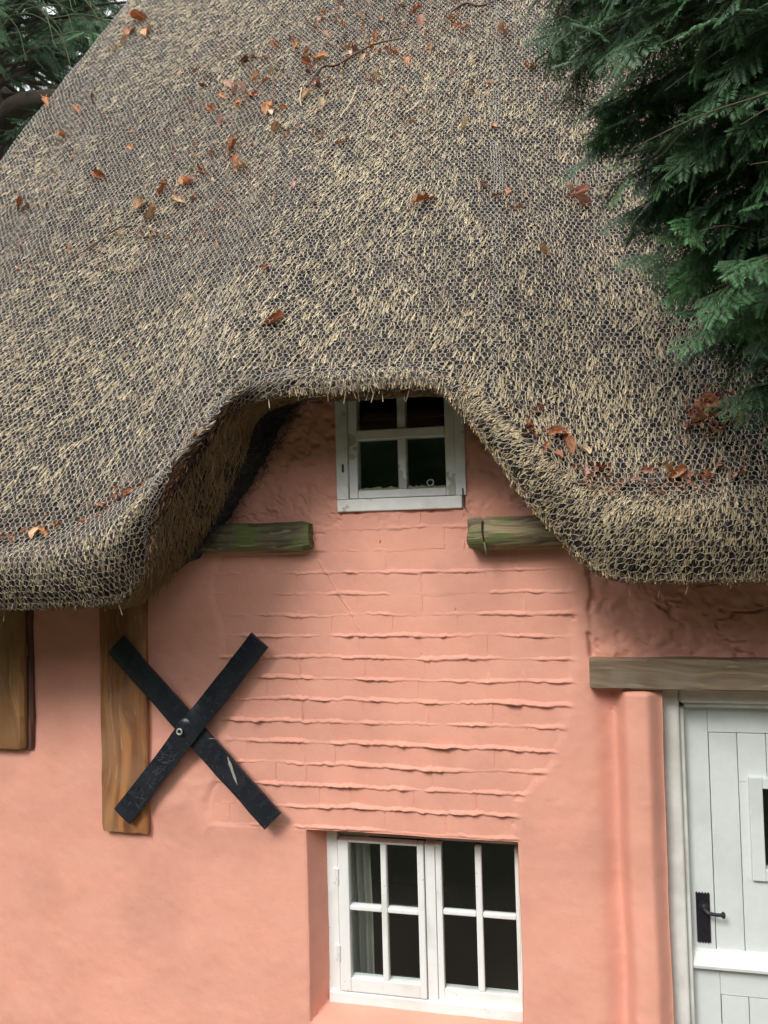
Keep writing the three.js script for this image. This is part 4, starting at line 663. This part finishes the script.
hedge('tall unseen hedge added at the left to close off the low sky', -11.5, -9.8, 0.5, 9.0, 6.2, 92, 'x');
hedge('tall unseen hedge added at the right beyond the yew to close off the low sky', 8.5, 10.2, -3, 9.0, 6.0, 93, '-x');

// ---------------------------------------------------------------- curtain behind the lower casement
{
  const p = [], id = [], n = 40; for (let i = 0; i <= n; i++) { const x = mix(-0.86, -0.705, i / n), z = -0.225 + 0.014 * Math.sin(i * 0.95) + 0.006 * Math.sin(i * 2.3); for (const y of [0.5, 0.9, 1.34]) p.push(x + (y < 1 ? 0.012 * (i / n) : 0), y, z); if (i < n) for (let k = 0; k < 2; k++) { const a = i * 3 + k; id.push(a, a + 3, a + 1, a + 1, a + 3, a + 4); } }
  single('curtain', geoOf(p, id), curtainMat, 'pale gathered curtain behind the left casement of the lower window', 'curtain');
}

// ---------------------------------------------------------------- fallen leaves and twigs on the thatch
function leafGeo(seed, lobed, curl) {
  const R = rng(seed), nu = 9, nv = 4, p = [], id = [], uv = [];
  for (let i = 0; i <= nu; i++) { const u = i / nu, w = Math.pow(Math.sin(Math.PI * Math.min(1, 0.06 + u * 0.93)), 0.75) * 0.34 * (lobed ? 0.72 + 0.42 * Math.cos(u * 21 + seed) : 1 + 0.12 * (R() - 0.5)); for (let j = -nv; j <= nv; j++) { const s = j / nv, y = curl * (0.55 * s * s * w * 2.2 + 0.28 * Math.sin(u * 3.4 + seed)) + 0.05 * (R() - 0.5) - 0.03 * Math.exp(-s * s * 30); p.push((u - 0.5) * (1 - 0.12 * curl * curl), y, s * w * (1 - 0.3 * curl * Math.abs(s)) + 0.12 * Math.sin(u * 2.5 + seed)); uv.push(u, s); } }
  const m = 2 * nv + 1; for (let i = 0; i < nu; i++) for (let j = 0; j < m - 1; j++) { const a = i * m + j; id.push(a, a + 1, a + m, a + 1, a + m + 1, a + m); }
  const stem = tube([V(-0.5, 0, 0.12 * Math.sin(seed)), V(-0.68, 0.02, 0.02), V(-0.82, 0.07, -0.04)], 0.013, 0.01, 4, 3);
  return mergeGeometries([geoOf(p, id, uv), stem]);
}
const leafGeos = [leafGeo(1, true, 0.6), leafGeo(2, false, 1.0), leafGeo(3, true, 1.2), leafGeo(5, false, 0.5), leafGeo(8, true, 0.9)];
const leafTint = { rust: [0.38, 0.13, 0.05], orange: [0.58, 0.25, 0.09], tan: [0.58, 0.36, 0.2], pale: [0.62, 0.47, 0.3], pink: [0.45, 0.22, 0.16], brown: [0.17, 0.075, 0.04], cream: [0.7, 0.58, 0.34], lime: [0.36, 0.42, 0.22], grey: [0.55, 0.52, 0.5] };
const leafMats = Object.fromEntries(Object.entries(leafTint).map(([k, c], i) => [k, new THREE.MeshPhysicalMaterial({ roughness: 0.7, transmission: 0.15, thickness: 0, map: tex(64, 64, (u, v) => { const a = fbm(u * 6, v * 6, 3, 900 + i, 6), vein = Math.abs(((v * 1.0) % 1) - 0.0) < 0.03 ? 0.8 : 1; return cl(c, c.map((q) => q * 0.45), sst(0.4, 0.8, a)).map((q) => q * vein); }) })]));
const leafWords = { rust: 'russet', orange: 'orange', tan: 'tan', pale: 'pale buff', pink: 'faded pinkish', brown: 'dark brown', cream: 'cream', lime: 'pale green', grey: 'bleached grey' };
const LR = rng(5150);
const where = (x, v) => v < 0.3 ? (x < -0.7 ? 'in the eave crease left of the window' : x < 0.2 ? 'in the eave crease right of the window' : 'in the eave crease under the yew') : `on the ${v > 2.05 ? 'topmost' : v > 1.5 ? 'upper' : 'lower'} thatch ${x < -1.75 ? 'near its left outline' : x < -1.2 ? 'above the iron cross' : x < -0.72 ? 'left of the window' : x < -0.3 ? 'over the upper window' : 'beside the yew'}`;
function putLeaf(x, v, size, tint, label, lift = 0.013) {
  const f = frame(pOfX(x), v), m = single('fallen_leaf', leafGeos[Math.floor(LR() * leafGeos.length)], leafMats[tint], label ?? `${size > 0.075 ? 'broad' : size < 0.036 ? 'tiny' : 'curled'} ${leafWords[tint]} dead leaf ${where(x, v)}`, 'leaf', label ? undefined : `fallen leaves ${where(x, v)}`);
  const a = LR() * 6.28, X = f.dn.clone().multiplyScalar(Math.cos(a)).addScaledVector(f.a, Math.sin(a)), Y = f.n.clone().add(V((LR() - 0.5) * 0.7, (LR() - 0.5) * 0.7, (LR() - 0.5) * 0.7)).normalize(), Z = X.clone().cross(Y).normalize(), mm = new THREE.Matrix4().makeBasis(Y.clone().cross(Z).normalize(), Y, Z);
  m.quaternion.setFromRotationMatrix(mm); m.scale.setScalar(size); m.position.copy(f.P).addScaledVector(f.n, lift);
}
const LEAVES = [ // x along the wall, distance up the slope from the eave crease, length, tint
  [-2.032, 3.186, 0.11, 'rust'], [-1.96, 3.04, 0.075, 'orange'], [-2.064, 3.059, 0.08, 'rust'], [-2.081, 2.971, 0.07, 'tan'], [-2.116, 2.932, 0.055, 'pale'], [-2.167, 2.409, 0.05, 'orange'], [-2.183, 2.213, 0.06, 'orange'], [-1.874, 1.843, 0.06, 'rust'], [-2.346, 1.675, 0.06, 'orange'], [-2.198, 1.693, 0.06, 'brown'], [-2.24, 1.73, 0.05, 'rust'],
  [-1.614, 1.599, 0.08, 'tan'], [-1.536, 1.65, 0.07, 'rust'], [-1.547, 1.508, 0.075, 'tan'], [-1.432, 1.684, 0.065, 'orange'], [-1.37, 1.70, 0.06, 'rust'], [-1.433, 1.547, 0.06, 'tan'], [-1.405, 1.64, 0.055, 'pink'], [-1.182, 1.609, 0.08, 'tan'], [-1.215, 1.66, 0.06, 'rust'], [-1.356, 2.053, 0.05, 'pink'], [-1.134, 1.971, 0.07, 'orange'], [-1.11, 1.92, 0.05, 'pale'], [-1.068, 1.738, 0.06, 'tan'], [-1.006, 1.596, 0.05, 'pink'], [-0.927, 1.782, 0.075, 'rust'], [-0.96, 1.76, 0.06, 'tan'], [-0.943, 2.038, 0.06, 'orange'], [-0.839, 2.023, 0.06, 'tan'], [-0.703, 2.023, 0.055, 'orange'], [-1.236, 2.478, 0.06, 'pink'], [-1.346, 2.521, 0.05, 'brown'], [-0.932, 0.579, 0.05, 'rust'], [-1.217, 0.854, 0.035, 'pale'], [-0.859, 0.248, 0.06, 'rust'], [-0.823, 0.873, 0.04, 'tan'], [-0.913, 1.048, 0.04, 'pink'], [-1.088, 1.064, 0.035, 'pale'], [-0.764, 1.227, 0.04, 'pink'],
  [-0.604, 1.878, 0.065, 'orange'], [-0.63, 1.9, 0.05, 'rust'], [-0.35, 2.102, 0.06, 'orange'], [-0.302, 1.991, 0.055, 'pink'], [-0.33, 2.02, 0.05, 'rust'], [-0.122, 2.076, 0.06, 'pink'], [-0.15, 2.08, 0.05, 'tan'], [-0.03, 1.908, 0.06, 'orange'], [-0.277, 1.277, 0.05, 'pale'], [-0.165, 1.361, 0.035, 'orange'], [-0.188, 0.963, 0.05, 'pink'], [-0.126, 1.002, 0.05, 'rust'], [-0.085, 0.969, 0.045, 'pink'], [-0.15, 0.95, 0.04, 'brown'], [0.122, 1.215, 0.065, 'pink'], [0.147, 1.166, 0.06, 'pink'], [0.10, 1.24, 0.045, 'pale'], [0.005, 0.834, 0.045, 'tan'], [-0.537, 2.198, 0.06, 'rust'], [-0.438, 1.837, 0.05, 'tan'], [-0.5, 2.1, 0.05, 'pink'],
  [-1.725, 0.01, 0.055, 'orange'], [-1.7, 0.03, 0.04, 'tan'], [-1.62, 0.006, 0.035, 'orange'], [-1.53, 0.02, 0.05, 'tan'], [-1.5, 0.012, 0.035, 'orange'], [-1.46, 0.03, 0.03, 'rust'], [-1.25, 0.022, 0.035, 'pink'], [-0.035, 0.131, 0.045, 'pink'], [0.024, 0.105, 0.055, 'rust'], [0.047, 0.084, 0.055, 'rust'], [0.123, 0.061, 0.05, 'rust'], [0.144, 0.062, 0.045, 'rust'], [0.444, 0.269, 0.06, 'rust'], [0.42, 0.243, 0.05, 'rust'], [0.407, 0.222, 0.045, 'pink'], [0.375, 0.201, 0.045, 'pink'], [0.319, 0.066, 0.05, 'tan'], [0.333, 0.047, 0.045, 'orange'], [0.263, 0.065, 0.045, 'pink'], [0.437, 0.067, 0.05, 'rust'], [0.5, 0.2, 0.05, 'rust'],
];
for (const [x, v, s, c] of LEAVES) putLeaf(x, v, s * 1.2, c);
putLeaf(-2.36, 2.5, 0.075, 'orange', 'red brown leaf caught on the left outline of the roof', 0.022);
putLeaf(-1.253, 1.773, 0.105, 'rust', 'large curled red brown oak leaf on the left middle of the thatch');
putLeaf(-0.401, 0.789, 0.095, 'rust', 'large curled russet leaf on the thatch above the upper window');
putLeaf(-1.653, 1.429, 0.07, 'cream', 'cream leaf beside the long twig on the left of the thatch');
putLeaf(-1.435, 1.765, 0.045, 'lime', 'small pale green leaf near the large red brown oak leaf');
putLeaf(-0.216, 1.443, 0.035, 'cream', 'small yellowish leaf high on the thatch left of the yew');
putLeaf(0.285, 0.03, 0.065, 'grey', 'bleached grey leaf in the eave crease at right');
putLeaf(0.091, 0.102, 0.045, 'pale', 'pale buff leaf in the eave crease right of the upper window');
{ const T = ['rust', 'pink', 'tan', 'brown', 'orange', 'pink', 'pale']; // smaller litter, thickest high on the roof and along the crease
  for (let i = 0; i < 112; i++) { const x = mix(-1.45, -0.3, LR()), v = mix(1.45, 2.6, Math.sqrt(LR())); putLeaf(x, v, 0.026 + 0.036 * LR(), T[Math.floor(LR() * 7)]); }
  for (let i = 0; i < 26; i++) putLeaf(mix(-2.3, -1.2, LR()), mix(1.1, 2.6, LR()), 0.02 + 0.025 * LR(), T[Math.floor(LR() * 7)]);
  for (let i = 0; i < 46; i++) { const x = LR() < 0.6 ? mix(-0.12, 0.6, LR()) : mix(-1.75, -1.0, LR()); putLeaf(x, 0.012 + 0.03 * LR(), 0.018 + 0.025 * LR(), ['rust', 'brown', 'pink', 'rust'][Math.floor(LR() * 4)]); }
}
function roofTwig(pts, r0, r1, mat, label) { single('fallen_twig', tube(pts.map(([x, v, h]) => { const f = frame(pOfX(x), v); return f.P.addScaledVector(f.n, h ?? 0.017); }), r0, r1, 6, 5), mat, label, 'twig'); }
const darkTwig = std({ color: new THREE.Color(0.09, 0.05, 0.035), roughness: 0.9 }), paleTwig = std({ color: new THREE.Color(0.5, 0.4, 0.27), roughness: 0.85 });
roofTwig([[-1.62, 1.455], [-1.67, 1.46], [-1.764, 1.368], [-1.889, 1.265]], 0.0035, 0.0022, darkTwig, 'long dark twig lying beside a cream leaf on the left of the thatch');
roofTwig([[-0.97, 1.86], [-0.913, 1.903, 0.022], [-0.86, 1.86, 0.02], [-0.781, 1.896, 0.024], [-0.69, 1.96], [-0.584, 1.968]], 0.006, 0.003, darkTwig, 'dark crooked twig high on the thatch among orange leaves');
roofTwig([[-0.361, 2.142], [-0.3, 2.2, 0.024], [-0.237, 2.212, 0.02], [-0.16, 2.32], [-0.097, 2.386]], 0.006, 0.003, darkTwig, 'dark twig near the top of the thatch beside the yew');
roofTwig([[-0.79, 1.41], [-0.757, 1.5, 0.02], [-0.741, 1.628]], 0.0028, 0.002, paleTwig, 'pale curved stick in the middle of the thatch');
roofTwig([[-0.995, 1.92], [-0.985, 1.8, 0.02], [-0.97, 1.703]], 0.0025, 0.002, paleTwig, 'short straight pale stick beside orange leaves on the thatch');

{ // crumbs of leaf too many to count, caught in the netting
  const R = rng(808), it = [], mt = new THREE.Matrix4(), c = [[0.42, 0.17, 0.09], [0.5, 0.28, 0.16], [0.3, 0.11, 0.06], [0.55, 0.36, 0.25], [0.16, 0.07, 0.04]];
  const put = (x, v, s) => { const f = frame(pOfX(x), v), a = R() * 6.28, X = f.dn.clone().multiplyScalar(Math.cos(a)).addScaledVector(f.a, Math.sin(a)), Y = f.n.clone().add(V(R() - 0.5, R() - 0.5, R() - 0.5)).normalize(), Z = X.clone().cross(Y).normalize(); mt.makeBasis(Y.clone().cross(Z).normalize().multiplyScalar(s), Y.multiplyScalar(s), Z.multiplyScalar(s)); mt.setPosition(f.P.addScaledVector(f.n, 0.008 + 0.006 * R())); const k = c[Math.floor(R() * 5)]; it.push([mt.clone(), new THREE.Color(...k)]); };
  for (let i = 0; i < 2400; i++) { const x = mix(-2.2, 0.2, R()), v = mix(1.1, 3.0, R()); if (fbm(x * 2.2, v * 2.2, 3, 811) + 0.12 * gau(x + 0.9, 0.6) * gau(v - 2.0, 0.5) * 2 < 0.52) continue; put(x, v, 0.008 + 0.02 * R() * R()); }
  for (let i = 0; i < 900; i++) { const x = R() < 0.65 ? mix(-0.2, 0.7, R()) : mix(-1.9, -1.0, R()), v = -0.02 + 0.14 * R() * R(); if (fbm(x * 9, v * 9, 3, 813) < 0.55) continue; put(x, v, 0.006 + 0.018 * R() * R()); }
  for (let i = 0; i < 130; i++) put(0.45 + 0.09 * (R() + R() - 1), 0.24 + 0.1 * (R() + R() - 1), 0.008 + 0.016 * R());
  const m = instanced('leaf_litter', leafGeos[1], std({ color: 0xffffff, roughness: 0.85 }), scene, it); m.userData.label = 'reddish brown crumbs of dead leaf caught in the roof netting'; m.userData.category = 'leaf litter';
}
renderer.render(scene, camera);
